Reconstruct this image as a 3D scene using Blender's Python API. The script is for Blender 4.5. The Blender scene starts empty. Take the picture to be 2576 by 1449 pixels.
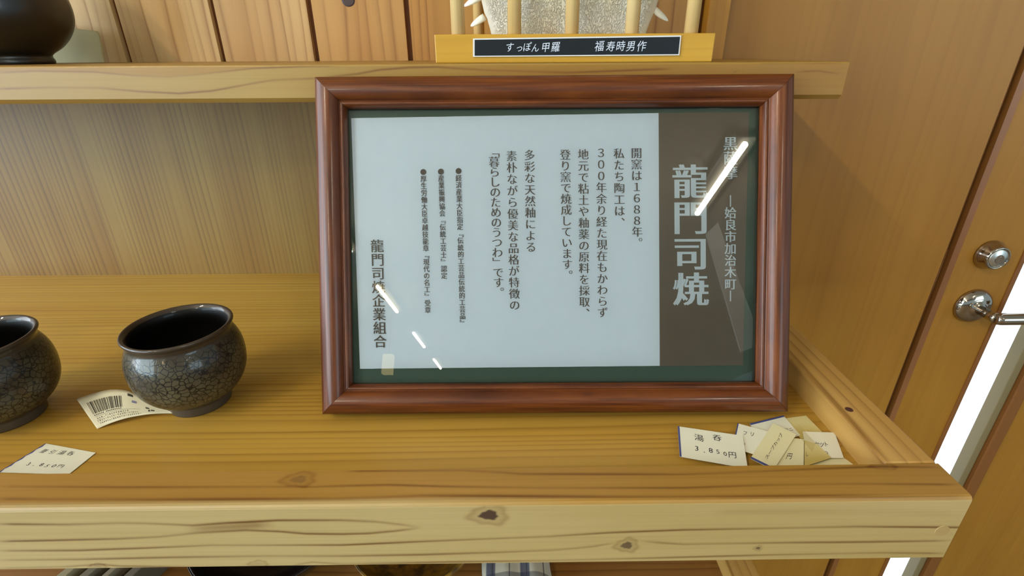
import bpy, bmesh, math, random
import numpy as np
from mathutils import Vector, Matrix

random.seed(7)
rng = np.random.default_rng(11)
SC = bpy.context.scene
COL = SC.collection

# ---------------------------------------------------------------- camera
F_PX, CX, CY = 1278.487, 1288.0, 724.5          # focal length in pixels of the 2576 x 1449 frame
def cam_rows(p, r, y):
    p, r, y = (math.radians(a) for a in (p, r, y))
    Ry = np.array([[math.cos(y), -math.sin(y), 0], [math.sin(y), math.cos(y), 0], [0, 0, 1]])
    B = np.array([[1, 0, 0], [0, 0, -1], [0, 1, 0]], float)
    P = np.array([[1, 0, 0], [0, math.cos(p), -math.sin(p)], [0, math.sin(p), math.cos(p)]])
    Rr = np.array([[math.cos(r), -math.sin(r), 0], [math.sin(r), math.cos(r), 0], [0, 0, 1]])
    return Rr @ P @ B @ Ry
CM = cam_rows(24.94792076, -0.31569971, 0.45780695)   # rows: right, down, forward
CAM_Z = 0.26                                          # height over the tray floor (z = 0)
cam = bpy.data.cameras.new('camera'); cam_o = bpy.data.objects.new('camera', cam); COL.objects.link(cam_o)
cam.sensor_width = 36.0; cam.lens = F_PX / 2576 * 36.0; cam.clip_start = 0.01; cam.clip_end = 60
mw = Matrix.Identity(4)
for i in range(3):
    mw[i][0], mw[i][1], mw[i][2] = CM[0][i], -CM[1][i], -CM[2][i]
mw[2][3] = CAM_Z
cam_o.matrix_world = mw
SC.camera = cam_o

# ---------------------------------------------------------------- world, large lights, exposure
SC.view_settings.view_transform = 'Standard'; SC.view_settings.look = 'None'
SC.view_settings.gamma = 1.0; SC.view_settings.exposure = 0.0
try: SC.view_settings.use_curve_mapping = False
except Exception: pass
world = bpy.data.worlds.new('daylight'); SC.world = world; world.use_nodes = True
wb = world.node_tree.nodes['Background']
wb.inputs[0].default_value = (0.66, 0.88, 1.0, 1); wb.inputs[1].default_value = 0.62

def area(name, loc, target, w, h, power, col):
    l = bpy.data.lights.new(name, 'AREA'); l.shape = 'RECTANGLE'; l.size = w; l.size_y = h
    l.energy = power; l.color = col
    o = bpy.data.objects.new(name, l); COL.objects.link(o); o.location = loc
    o.rotation_euler = (Vector(target) - Vector(loc)).to_track_quat('-Z', 'Y').to_euler()
    return o
area('window_daylight_left', (-2.7, -0.15, 0.70), (0, -0.15, 0.45), 1.9, 1.3, 58, (0.78, 0.88, 1.0))
area('fill_light_left_front', (-3.7, -2.6, 0.55), (0, 0.3, 0.15), 3.2, 2.0, 190, (0.64, 0.87, 1.0))  # added cool fill to brighten the framed sheet, no window known there
area('fill_light_right_front', (3.4, -3.2, 0.75), (0, 0.3, 0.1), 2.0, 1.5, 42, (0.64, 0.87, 1.0))  # second added fill, mirrors the left-front one; no real source on this side

# ---------------------------------------------------------------- measuring helpers
def ray(x, y): return CM.T @ np.array([(x - CX) / F_PX, (y - CY) / F_PX, 1.0])
def at_z(x, y, z): d = ray(x, y); p = d * ((z - CAM_Z) / d[2]); p[2] = z; return p
def at_y(x, y, Y): d = ray(x, y); p = d * (Y / d[1]); p[2] += CAM_Z; return p
def lin(r, g, b):
    f = lambda c: (c / 255 / 12.92) if c <= 10.3 else ((c / 255 + 0.055) / 1.055) ** 2.4
    return (f(r), f(g), f(b), 1.0)

# ---------------------------------------------------------------- object helpers
def tag(o, label=None, cat=None, group=None, kind=None):
    if label: o['label'] = label
    if cat: o['category'] = cat
    if group: o['group'] = group
    if kind: o['kind'] = kind
    return o
def empty(name, loc, label=None, cat=None, group=None, kind=None):
    o = bpy.data.objects.new(name, None); COL.objects.link(o); o.location = loc
    o.empty_display_size = 0.02
    return tag(o, label, cat, group, kind)
def loc_of(p):
    v = Vector((0, 0, 0))
    while p is not None: v += p.location; p = p.parent
    return v
def mesh(name, verts, faces, mat=None, parent=None, smooth=False, mats=None, fm=None, origin=None, solid=False):
    """verts in world coordinates; the object is linked (under parent) with its origin at origin / the parent."""
    base = loc_of(parent) if parent is not None else Vector((0, 0, 0))
    org = Vector(origin) if origin is not None else base
    me = bpy.data.meshes.new(name)
    V = np.asarray([tuple(v) for v in verts], float) - np.array(org)
    me.from_pydata(V.tolist(), [], [list(map(int, f)) for f in faces]); me.update()
    for m in (mats or [mat]):
        if m: me.materials.append(m)
    if solid:
        bm = bmesh.new(); bm.from_mesh(me); bmesh.ops.recalc_face_normals(bm, faces=bm.faces[:]); bm.to_mesh(me); bm.free()
    if fm is not None: me.polygons.foreach_set('material_index', np.asarray(fm, np.int32))
    if smooth: me.polygons.foreach_set('use_smooth', np.ones(len(me.polygons), bool))
    o = bpy.data.objects.new(name, me); COL.objects.link(o)
    o.parent = parent; o.location = org - base
    return o
def attr(o, name, vals, domain='POINT'):
    a = o.data.attributes.new(name, 'FLOAT', domain); a.data.foreach_set('value', np.asarray(vals, np.float32))
class MB:
    """collects shapes for one mesh"""
    def __init__(s): s.v = []; s.f = []; s.m = []
    def add(s, v, f, m=0):
        n = len(s.v); s.v += [tuple(p) for p in v]; s.f += [tuple(i + n for i in q) for q in f]; s.m += [m] * len(f)
        return s
    def box(s, x0, x1, y0, y1, z0, z1, m=0):
        v = [(x, y, z) for x in (x0, x1) for y in (y0, y1) for z in (z0, z1)]
        return s.add(v, [(0, 1, 3, 2), (4, 6, 7, 5), (0, 4, 5, 1), (2, 3, 7, 6), (0, 2, 6, 4), (1, 5, 7, 3)], m)
    def tube(s, pts, r, n=16, m=0, cap=True, sq=1.0):
        pts = [Vector(p) for p in pts]; rs = r if isinstance(r, (list, tuple)) else [r] * len(pts)
        V = []; Fc = []
        t0 = (pts[1] - pts[0]).normalized(); a = t0.orthogonal().normalized()
        for i, p in enumerate(pts):
            t = (pts[min(i + 1, len(pts) - 1)] - pts[max(i - 1, 0)]).normalized()
            a = (a - t * a.dot(t)).normalized(); b = t.cross(a)
            for k in range(n):
                w = 2 * math.pi * k / n; V.append(p + (a * math.cos(w) + b * math.sin(w) * sq) * rs[i])
        for i in range(len(pts) - 1):
            for k in range(n):
                Fc.append((i * n + k, i * n + (k + 1) % n, (i + 1) * n + (k + 1) % n, (i + 1) * n + k))
        if cap: Fc += [tuple(reversed(range(n))), tuple(range((len(pts) - 1) * n, len(pts) * n))]
        return s.add(V, Fc, m)
    def lathe(s, prof, c, n=72, ax=((1, 0, 0), (0, 1, 0), (0, 0, 1)), m=0, wob=None):
        ax = [Vector(a) for a in ax]; c = Vector(c); V = []; Fc = []
        for i, (r, h) in enumerate(prof):
            for k in range(n):
                w = 2 * math.pi * k / n; q = r * (1 + (wob(w, h) if wob else 0))
                V.append(c + ax[0] * (q * math.cos(w)) + ax[1] * (q * math.sin(w)) + ax[2] * h)
        for i in range(len(prof) - 1):
            for k in range(n):
                Fc.append((i * n + k, i * n + (k + 1) % n, (i + 1) * n + (k + 1) % n, (i + 1) * n + k))
        return s.add(V, Fc, m)
    def build(s, name, mat=None, parent=None, smooth=False, mats=None, origin=None, bevel=0, seg=2):
        o = mesh(name, s.v, s.f, mat, parent, smooth, mats, s.m if mats else None, origin, True)
        if bevel:
            b = o.modifiers.new('bevel', 'BEVEL'); b.width = bevel; b.segments = seg; b.limit_method = 'ANGLE'
        return o
def smooth_curve(pts, n):
    """catmull-rom through pts (np array), n samples"""
    P = np.asarray(pts, float); P = np.vstack([2 * P[0] - P[1], P, 2 * P[-1] - P[-2]])
    out = []
    for u in np.linspace(0, len(P) - 3 - 1e-9, n):
        i = int(u); t = u - i; a, b, c, d = P[i:i + 4]
        out.append(0.5 * (2 * b + (c - a) * t + (2 * a - 5 * b + 4 * c - d) * t * t + (3 * b - a - 3 * c + d) * t ** 3))
    return np.array(out)

# ---------------------------------------------------------------- materials
class NT:
    def __init__(s, name):
        s.mat = bpy.data.materials.new(name); s.mat.use_nodes = True
        s.t = s.mat.node_tree; s.t.nodes.clear()
        s.out = s.t.nodes.new('ShaderNodeOutputMaterial')
    def n(s, ty, **kw):
        nd = s.t.nodes.new(ty)
        for k, v in kw.items(): setattr(nd, k, v)
        return nd
    def link(s, a, b): s.t.links.new(a, b)
    def put(s, sock, v):
        if hasattr(v, 'is_output') or isinstance(v, bpy.types.NodeSocket): s.link(v, sock)
        else: sock.default_value = v
    def math(s, op, a, b=0.0, c=0.0, clamp=False):
        nd = s.n('ShaderNodeMath', operation=op, use_clamp=clamp)
        s.put(nd.inputs[0], a); s.put(nd.inputs[1], b); s.put(nd.inputs[2], c); return nd.outputs[0]
    def comb(s, x, y, z):
        nd = s.n('ShaderNodeCombineXYZ'); s.put(nd.inputs[0], x); s.put(nd.inputs[1], y); s.put(nd.inputs[2], z); return nd.outputs[0]
    def noise(s, vec, scale=1.0, detail=2.0, rough=0.5):
        nd = s.n('ShaderNodeTexNoise'); s.put(nd.inputs['Vector'], vec)
        nd.inputs['Scale'].default_value = scale; nd.inputs['Detail'].default_value = detail; nd.inputs['Roughness'].default_value = rough
        return nd.outputs[0]
    def mix(s, f, a, b, blend='MIX'):
        nd = s.n('ShaderNodeMix', data_type='RGBA', blend_type=blend)
        s.put(nd.inputs[0], f); s.put(nd.inputs[6], a); s.put(nd.inputs[7], b); return nd.outputs[2]
    def ramp(s, f, stops):
        nd = s.n('ShaderNodeValToRGB'); e = nd.color_ramp.elements
        while len(e) < len(stops): e.new(0.5)
        for i, (p, c) in enumerate(stops):
            e[i].position = p; e[i].color = c if len(c) == 4 else (*c, 1)
        s.put(nd.inputs[0], f); return nd.outputs[0]
    def attr(s, name):
        nd = s.n('ShaderNodeAttribute', attribute_name=name); return nd.outputs['Fac']
    def obj(s): return s.n('ShaderNodeTexCoord').outputs['Object']
    def sep(s, v):
        nd = s.n('ShaderNodeSeparateXYZ'); s.link(v, nd.inputs[0]); return nd.outputs
    def bsdf(s, **kw):
        b = s.n('ShaderNodeBsdfPrincipled')
        for k, v in kw.items(): s.put(b.inputs[k.replace('_', ' ')], v)
        s.link(b.outputs[0], s.out.inputs[0]); return b
    def bump(s, h, strength=0.3, dist=0.001):
        nd = s.n('ShaderNodeBump'); nd.inputs['Strength'].default_value = strength; nd.inputs['Distance'].default_value = dist
        s.link(h, nd.inputs['Height']); return nd.outputs[0]
def plain(name, col, rough=0.5, metal=0.0, **kw):
    t = NT(name); t.bsdf(Base_Color=col, Roughness=rough, Metallic=metal, **kw); return t.mat
g = lambda v: (v, v, v)
def wood(name, light, light2, dark, along=0, across=1, freq=90.0, amp=0.02, line=0.8, rough=0.42, seeded=False,
         traced=False, fiber=0.5, spec=0.4, knots=(), wave=1.0):
    """light/light2: early wood tones, dark: late wood lines; traced: lines come from the mesh attribute 'dark' instead"""
    t = NT(name); X = t.sep(t.obj())
    l, c, d = X[along], X[across], X[3 - along - across]
    if seeded:
        sd = t.attr('seed')
        l = t.math('ADD', l, t.math('MULTIPLY', sd, 3.7)); c = t.math('ADD', c, t.math('MULTIPLY', sd, 1.31))
    tone = t.noise(t.comb(t.math('MULTIPLY', l, 3.0), t.math('MULTIPLY', c, 22.0), t.math('MULTIPLY', d, 22.0)), 1.0, 3.0)
    col = t.mix(t.ramp(tone, [(0.32, g(0)), (0.68, g(1))]), light, light2)
    if traced:
        lines = t.math('MULTIPLY', t.attr('dark'), line, clamp=True)
        # faint secondary grain between the traced lines
        f2 = t.noise(t.comb(t.math('MULTIPLY', l, 2.0), t.math('MULTIPLY', c, 420.0), t.math('MULTIPLY', d, 420.0)), 1.0, 2.0)
        lines = t.math('ADD', lines, t.math('MULTIPLY', t.ramp(f2, [(0.5, g(0)), (0.75, g(1))]), 0.12), clamp=True)
    else:
        cc = c
        for (kl, kc, kr) in knots:
            dl = t.math('MULTIPLY', t.math('SUBTRACT', l, kl), 0.35); dc = t.math('SUBTRACT', c, kc)
            r2 = t.math('ADD', t.math('MULTIPLY', dl, dl), t.math('MULTIPLY', dc, dc))
            w = t.math('EXPONENT', t.math('MULTIPLY', r2, -1.0 / (kr * kr * 4)))
            cc = t.math('SUBTRACT', cc, t.math('MULTIPLY', t.math('MULTIPLY', dc, w), 0.8))
        n1 = t.noise(t.comb(t.math('MULTIPLY', l, 2.2 * wave), t.math('MULTIPLY', c, 10.0), t.math('MULTIPLY', d, 10.0)), 1.0, 2.0)
        n2 = t.noise(t.comb(t.math('MULTIPLY', l, 0.6 * wave), t.math('MULTIPLY', c, 34.0), t.math('MULTIPLY', d, 34.0)), 1.0, 1.0)
        v = t.math('ADD', t.math('ADD', cc, t.math('MULTIPLY', d, 0.55)), t.math('MULTIPLY', t.math('SUBTRACT', n1, 0.5), amp))
        fld = t.math('ADD', t.math('MULTIPLY', v, freq), t.math('MULTIPLY', n2, 3.6))
        fr = t.math('FRACT', fld)
        prof = t.ramp(fr, [(0.0, g(0.35)), (0.10, g(0.0)), (0.45, g(0.03)), (0.80, g(0.45)), (0.92, g(1.0)), (1.0, g(0.4))])
        n3 = t.noise(t.comb(t.math('MULTIPLY', l, 1.2), t.math('MULTIPLY', c, 60.0), t.math('MULTIPLY', d, 60.0)), 1.0, 1.0)
        lines = t.math('MULTIPLY', t.math('MULTIPLY', prof, line), t.ramp(n3, [(0.30, g(0.25)), (0.62, g(1))]), clamp=True)
    col = t.mix(lines, col, dark)
    fb = t.noise(t.comb(t.math('MULTIPLY', l, 14.0), t.math('MULTIPLY', c, 1500.0), t.math('MULTIPLY', d, 1500.0)), 1.0, 2.0)
    col = t.mix(t.math('MULTIPLY', t.ramp(fb, [(0.40, g(0)), (0.75, g(1))]), fiber * 0.35), col, t.mix(0.45, col, dark))
    if seeded:
        col = t.mix(t.attr('tint'), col, t.mix(1.0, col, (0.70, 0.49, 0.22, 1), 'MULTIPLY'))
    if traced:
        col = t.mix(t.attr('warm'), col, t.mix(1.0, col, (0.86, 0.62, 0.27, 1), 'MULTIPLY'))
        col = t.mix(t.attr('knot'), col, lin(58, 36, 30))
    for (kl, kc, kr) in knots:
        dl = t.math('SUBTRACT', l, kl); dc = t.math('MULTIPLY', t.math('SUBTRACT', c, kc), 1.35)
        r = t.math('SQRT', t.math('ADD', t.math('MULTIPLY', dl, dl), t.math('MULTIPLY', dc, dc)))
        k = t.ramp(t.math('DIVIDE', r, kr), [(0.55, g(1)), (0.95, g(0))])
        col = t.mix(k, col, lin(60, 28, 22))
    b = t.bsdf(Base_Color=col, Roughness=rough)
    b.inputs['Specular IOR Level'].default_value = spec
    if fiber > 0.3 and not traced: t.link(t.bump(fb, 0.05, 0.0003), b.inputs['Normal'])
    return t.mat

M = {}
M['floor'] = wood('varnished_pine_tray_floor', lin(192, 157, 72), lin(182, 141, 56), lin(122, 80, 18), 0, 1, 150.0, 0.016, 0.58, 0.36, seeded=True, wave=0.8)
M['rail'] = wood('pine_rail', lin(172, 150, 104), lin(160, 137, 86), lin(98, 64, 26), traced=True, line=0.9, rough=0.42)
M['shelf'] = wood('pine_shelf_edge', lin(156, 124, 62), lin(146, 110, 46), lin(106, 62, 16), traced=True, line=0.8, rough=0.45)
M['side'] = wood('pine_side_rail', lin(190, 150, 84), lin(168, 124, 58), lin(116, 72, 22), 1, 0, 75.0, 0.020, 0.75, 0.42)
M['back'] = wood('pine_back_board', lin(150, 121, 60), lin(138, 105, 48), lin(96, 68, 30), 2, 0, 165.0, 0.012, 0.75, 0.5, seeded=True, wave=0.7)
M['plank'] = wood('pine_wall_plank', lin(208, 174, 122), lin(194, 154, 98), lin(136, 90, 42), 2, 0, 75.0, 0.05, 0.75, 0.5, seeded=True)
M['groove'] = plain('dark_groove_wood', lin(112, 66, 26), 0.6)
M['lowshelf'] = wood('lower_shelf_pine', lin(150, 106, 54), lin(136, 92, 42), lin(92, 56, 22), 0, 1, 110.0, 0.02, 0.7, 0.45)
M['door'] = wood('door_veneer', lin(154, 106, 34), lin(145, 97, 28), lin(118, 74, 16), 2, 0, 60.0, 0.06, 0.22, 0.42, fiber=0.25, spec=0.35)
M['door_edge'] = plain('door_edge_band', lin(120, 72, 28), 0.45)
M['casing'] = wood('casing_wood', lin(180, 126, 38), lin(168, 112, 30), lin(138, 86, 20), 2, 0, 120.0, 0.02, 0.4, 0.45)
M['black_gap'] = plain('dark_gap', lin(26, 15, 10), 0.8)
M['chrome'] = plain('polished_chrome', lin(178, 166, 152), 0.10, 1.0)
M['chrome_dull'] = plain('brushed_key_face', lin(214, 212, 204), 0.32, 1.0)
M['gasket'] = plain('grey_gasket', lin(120, 104, 70), 0.5)

# ---------------------------------------------------------------- room shell
ZS = 0.2516                # top of the upper shelf
YB = 0.6136                # face of the back boards
WX0 = -1.6
# back wall: vertical planks over the upper shelf, with recessed grooves
b = MB(); seeds = []; tints = []
edges = [-0.4126 + 0.1025 * k for k in range(-11, 6)] + [0.2095]
tint_by = {-2: 0.0, -1: 0.0, 0: 0.06, 1: 0.5, 2: 0.85, 3: 1.0, 4: 0.95, 5: 0.9}
for k, (x0, x1) in enumerate(zip(edges[:-1], edges[1:])):
    b.box(x0 + 0.0028, x1 - 0.0028, YB, YB + 0.012, ZS - 0.02, 1.56)
    seeds += [rng.random() * 9] * 6; tints += [tint_by.get(k - 11, 0.3)] * 6
b.box(WX0, 0.2115, YB + 0.006, YB + 0.03, -0.85, 1.56, 1); seeds += [0] * 6; tints += [0] * 6
w = b.build('wall_back', mats=[M['plank'], M['groove']])
attr(w, 'seed', seeds, 'FACE'); attr(w, 'tint', tints, 'FACE')
tag(w, 'plank wall of upright pine boards with dark grooves behind the upper shelf', 'wall', kind='structure')
kp = at_y(876, 0, YB)
b = MB().lathe([(0.0001, 0.0004), (0.0050, 0.0004), (0.0064, 0.0001)], kp, 24, ((1.1, 0, 0), (0, 0, 1.0), (0, -1, 0)))
b.build('knot', plain('dark_knot', lin(52, 24, 14), 0.5), w)
# casing board between planks and flush panel
c = MB().box(0.2115, 0.2335, 0.599, YB + 0.03, -0.85, 1.56).build('trim_1', M['casing'], bevel=0.0012)
tag(c, 'upright casing board beside the plank wall', 'trim', kind='structure')
# flush veneer panel up to the seam
b = MB()
xs = 0.5745
b.add([(0.2335, YB, -0.85), (xs - 0.005, YB, -0.85), (xs, YB + 0.004, -0.85), (xs, YB + 0.04, -0.85), (0.2335, YB + 0.04, -0.85),
       (0.2335, YB, 1.56), (xs - 0.005, YB, 1.56), (xs, YB + 0.004, 1.56), (xs, YB + 0.04, 1.56), (0.2335, YB + 0.04, 1.56)],
      [(0, 1, 6, 5)])
b.add([b.v[1], b.v[2], b.v[7], b.v[6]], [(0, 1, 2, 3)], 1)
b.add([b.v[2], b.v[3], b.v[8], b.v[7]], [(0, 1, 2, 3)], 1)
b.add([b.v[3], b.v[4], b.v[9], b.v[8]], [(0, 1, 2, 3)])
b.add([b.v[4], b.v[0], b.v[5], b.v[9]], [(0, 1, 2, 3)])
p = b.build('wall_right', mats=[M['door'], M['door_edge']])
tag(p, 'flush orange wood veneer panel between the plank wall and the door seam', 'wall', kind='structure')
b = MB().box(0.55, 0.62, YB + 0.041, YB + 0.06, -0.85, 1.56).build('trim_2', M['black_gap'])
tag(b, 'dark rebate behind the seam beside the door', 'trim', kind='structure')
# rest of the room (seen in reflections only)
M['ceil'] = plain('ceiling_white', lin(205, 200, 186), 0.8)
M['rfloor'] = plain('room_floor', lin(120, 96, 66), 0.5)
b = MB().box(-4.5, 4.0, -9.5, YB + 0.7, -0.9, -0.85).build('floor', M['rfloor']); tag(b, 'brown floor of the shop', 'floor', kind='structure')
b = MB().box(-4.5, 4.0, -9.5, YB + 0.7, 1.56, 1.62).build('ceiling', M['ceil']); tag(b, 'white ceiling of the shop', 'ceiling', kind='structure')

# ---------------------------------------------------------------- door with glass slit, lock and lever
door = empty('door_1', (0.60, YB, -0.85), 'orange wood veneer door with a bright glass slit, round lock and lever handle', 'door', kind='structure')
SX0, SX1 = 0.6775, 0.752          # glass slit opening
dx = 0.5835
b = MB()
def pr(x0, x1, y0=YB, y1=YB + 0.04, m=0): b.box(x0, x1, y0, y1, -0.84, 1.2, m)
b.add([(dx, YB + 0.004, -0.84), (dx + 0.005, YB, -0.84), (dx + 0.005, YB, 1.2), (dx, YB + 0.004, 1.2)], [(0, 1, 2, 3)], 1)
b.add([(dx, YB + 0.04, -0.84), (dx, YB + 0.004, -0.84), (dx, YB + 0.004, 1.2), (dx, YB + 0.04, 1.2)], [(0, 1, 2, 3)], 1)
pr(dx + 0.005, SX0); pr(SX1, 1.30)
b.build('leaf', mats=[M['door'], M['door_edge']], parent=door)
b = MB(); b.box(SX0 - 0.006, SX0, YB - 0.002, YB + 0.03, -0.70, 1.1); b.build('glazing_bead', M['door_edge'], door, bevel=0.0008)
b = MB(); b.box(SX1 - 0.001, SX1 + 0.017, YB - 0.004, YB + 0.03, -0.70, 1.1); b.build('glazing_bead', M['door_edge'], door, bevel=0.0015)
b = MB(); b.box(SX1 - 0.014, SX1 - 0.003, YB + 0.002, YB + 0.03, -0.70, 1.1); b.build('gasket', M['gasket'], door, bevel=0.001)
t = NT('frosted_lit_glass'); X = t.sep(t.obj())
nz = t.noise(t.comb(t.math('MULTIPLY', X[0], 60), 0.0, t.math('MULTIPLY', X[2], 300)), 1.0, 2.0)
e = t.n('ShaderNodeEmission'); t.put(e.inputs[0], t.mix(nz, (0.72, 0.86, 1.0, 1), (0.92, 0.97, 1.0, 1))); e.inputs[1].default_value = 1.5
gl = t.n('ShaderNodeBsdfGlossy'); gl.inputs['Roughness'].default_value = 0.2
ms = t.n('ShaderNodeMixShader'); ms.inputs[0].default_value = 0.06
t.link(e.outputs[0], ms.inputs[1]); t.link(gl.outputs[0], ms.inputs[2]); t.link(ms.outputs[0], t.out.inputs[0])
M['frost'] = t.mat
o = MB().box(SX0 - 0.001, SX1 - 0.002, YB + 0.020, YB + 0.026, -0.70, 1.1).build('glass_pane', M['frost'], door); o['label'] = 'frosted glass slit lit white by the daylight behind'
# lock cylinder
lk = at_y(2487, 640, YB)
AX = ((1, 0, 0), (0, 0, 1), (0, -1, 0))
b = MB().lathe([(0.0001, 0), (0.0195, 0), (0.0195, 0.0025), (0.0178, 0.006), (0.0155, 0.0125), (0.0150, 0.0145), (0.0142, 0.0155), (0.0128, 0.0155), (0.0124, 0.0140), (0.0001, 0.0140)], lk, 48, AX)
lock = b.build('lock_cylinder', M['chrome'], door, smooth=True, origin=lk); lock['label'] = 'round chrome lock cylinder'
b = MB().lathe([(0.0001, 0.0152), (0.0112, 0.0152), (0.0118, 0.0146), (0.0118, 0.0135)], lk, 40, AX)
b.build('lock_face', M['chrome_dull'], lock, smooth=True)
b = MB().lathe([(0.0001, 0.0158), (0.0056, 0.0158), (0.0060, 0.0150)], Vector(lk) + Vector((0.0012, 0, -0.001)), 30, AX)
b.box(lk[0] + 0.0005, lk[0] + 0.0021, lk[1] - 0.0161, lk[1] - 0.0150, lk[2] - 0.0045, lk[2] + 0.0028)
b.build('keyhole', M['chrome'], lock)
# lever handle
rs = at_y(2444, 768, YB)
lever = empty('lever_handle', (0, 0, 0)); lever.parent = door; lever.location = Vector(rs) - door.location
b = MB().lathe([(0.0001, 0), (0.0245, 0), (0.0245, 0.002), (0.0232, 0.0055), (0.0195, 0.0088), (0.0135, 0.0105), (0.0088, 0.0112), (0.0080, 0.0135), (0.0001, 0.0136)], rs, 56, AX)
b.build('rose', M['chrome'], lever, smooth=True)
hx, hz = rs[0], rs[2]
b = MB().tube([(hx, YB - 0.009, hz), (hx, YB - 0.034, hz), (hx + 0.001, YB - 0.0385, hz)], [0.0062, 0.0062, 0.0075], 24)
b.build('neck', M['chrome'], lever, smooth=True)
b = MB().tube([(hx - 0.0035, YB - 0.040, hz), (hx - 0.0028, YB - 0.040, hz), (hx + 0.004, YB - 0.040, hz), (hx + 0.08, YB - 0.0395, hz), (hx + 0.118, YB - 0.038, hz), (hx + 0.123, YB - 0.036, hz)],
              [0.004, 0.0068, 0.0078, 0.0078, 0.0074, 0.005], 24)
b.build('grip', M['chrome'], lever, smooth=True)
b = MB().tube([(dx - 0.003, YB + 0.010, 0.02), (dx - 0.003, YB + 0.010, -0.09)], 0.0006, 10)
b.build('door_seal', M['door_edge'], door, smooth=True)

# ---------------------------------------------------------------- traced boards
def board_grid(name, xs, prof, mat, parent, lines_front=(), lines_top=(), knots_f=(), knots_t=(), warm_f=None, kinds=None, origin=None):
    """a board extruded along X; prof = [(Y, z, face)] closed section, face 'f' front / 't' top / 'o' other.
    lines: (points [(x, v)], amplitude, width below, width above), v = z on the front, Y on the top"""
    nx, npf = len(xs), len(prof)
    V = np.zeros((nx, npf, 3)); V[:, :, 0] = np.asarray(xs)[:, None]
    P = np.array([(p[0], p[1]) for p in prof]); V[:, :, 1:] = P[None]
    dark = np.zeros((nx, npf)); knot = np.zeros((nx, npf)); warm = np.zeros((nx, npf))
    kind = np.array([p[2] for p in prof])
    X = V[:, :, 0]
    for sel, vi, lines, knots in (('f', 2, lines_front, knots_f), ('t', 1, lines_top, knots_t)):
        mk = kind == sel
        v = V[:, :, vi]
        for pts, amp, w0, w1 in lines:
            pts = sorted(pts); px = [q[0] for q in pts]; pv = [q[1] for q in pts]
            lv = np.interp(X, px, pv); d = v - lv
            inside = np.clip((X - px[0]) / 0.012, 0, 1) * np.clip((px[-1] - X) / 0.012, 0, 1)
            k = np.where(d < 0, np.exp(-(d / w0) ** 2), np.exp(-(d / w1) ** 2)) * amp * inside
            dark += np.where(mk[None], np.maximum(k, 0), 0) * (0.85 + 0.3 * np.sin(X * 37 + pv[0] * 900))
        for kx, kv, rx, rv, a in knots:
            r = np.sqrt(((X - kx) / rx) ** 2 + ((v - kv) / rv) ** 2)
            th = np.arctan2((v - kv) / rv, (X - kx) / rx)
            r = r * (1 + 0.12 * np.sin(3 * th + 1) + 0.07 * np.sin(7 * th))
            knot = np.maximum(knot, np.where(mk[None], a * np.clip((1.15 - r) / 0.3, 0, 1), 0))
            dark += np.where(mk[None], 0.45 * np.exp(-((r - 1.9) / 0.35) ** 2) + 0.2 * np.exp(-((r - 1.35) / 0.3) ** 2), 0)
    if warm_f is not None: warm = warm_f(X, V[:, :, 1], V[:, :, 2], kind)
    idx = np.arange(nx * npf).reshape(nx, npf)
    a = idx[:-1]; c = idx[1:]
    Fq = np.stack([a, np.roll(a, -1, 1), np.roll(c, -1, 1), c], -1).reshape(-1, 4)
    faces = Fq.tolist() + [idx[0, ::-1].tolist(), idx[-1].tolist()]
    o = mesh(name, V.reshape(-1, 3), faces, mat, parent, origin=origin, solid=True)
    attr(o, 'dark', np.clip(dark, 0, 1.2).ravel()); attr(o, 'knot', knot.ravel()); attr(o, 'warm', np.clip(warm, 0, 1).ravel())
    return o
def px_lines(raw, fn, vi):
    """raw: list of (list of pixel points, amplitude, width below, width above) measured on the photo -> board coordinates"""
    return [([(float(fn(x, y)[0]), float(fn(x, y)[vi])) for x, y in pts], a, w0, w1) for pts, a, w0, w1 in raw]
def Z(off, k, pts): return [(off[0] + x / k, off[1] + y / k) for x, y in pts]
k3 = 2.994; A6, A7, A8 = (0, 965), (860, 965), (1716, 965)

# ---------------------------------------------------------------- lower display shelf (tray with raised rails)
RT, RB = 0.0195, -0.0333            # top and underside of the rails
YF, YI = 0.2174, 0.2456             # front face and inner face of the front rail
RXI, RXO = 0.2410, 0.2742           # inner and outer face of the side rail
tray = empty('display_shelf', (0, 0.42, RB), 'varnished pine tray shelf with raised edge rails holding the framed notice and cups', 'shelf')
b = MB(); sd = []
ys = [YI + 0.0005, 0.352, 0.474, 0.556, YB]
for y0, y1, s_, t_ in zip(ys[:-1], ys[1:], (1.7, 4.2, 6.1, 2.9), (0.35, 0.2, 0.1, 0.0)):
    b.box(-0.75, RXI, y0, y1, -0.022, 0.0); sd += [(s_, t_)] * 6
fb = b.build('base_board', M['floor'], tray)
attr(fb, 'seed', [s for s, _ in sd], 'FACE'); attr(fb, 'tint', [t_ for _, t_ in sd], 'FACE')
Ff = lambda x, y: at_y(x, y, YF); Ft = lambda x, y: at_z(x, y, RT)
LA = Z(A6, k3, [(-60, 1056), (0, 1058), (500, 1062), (900, 1050), (1100, 1053), (1450, 1068), (1700, 1050), (2100, 1030), (2575, 1029)]) + Z(A7, k3, [(250, 1040), (450, 1062), (605, 1086)])
LB = Z(A6, k3, [(-60, 1192), (0, 1190), (400, 1182), (900, 1170), (1200, 1155), (1500, 1125), (1850, 1105), (2100, 1115), (2300, 1132), (2575, 1135)]) + Z(A7, k3, [(200, 1130), (400, 1112), (605, 1086)])
LM = Z(A6, k3, [(1380, 1100), (1700, 1080), (1880, 1068), (2080, 1060)])
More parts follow.
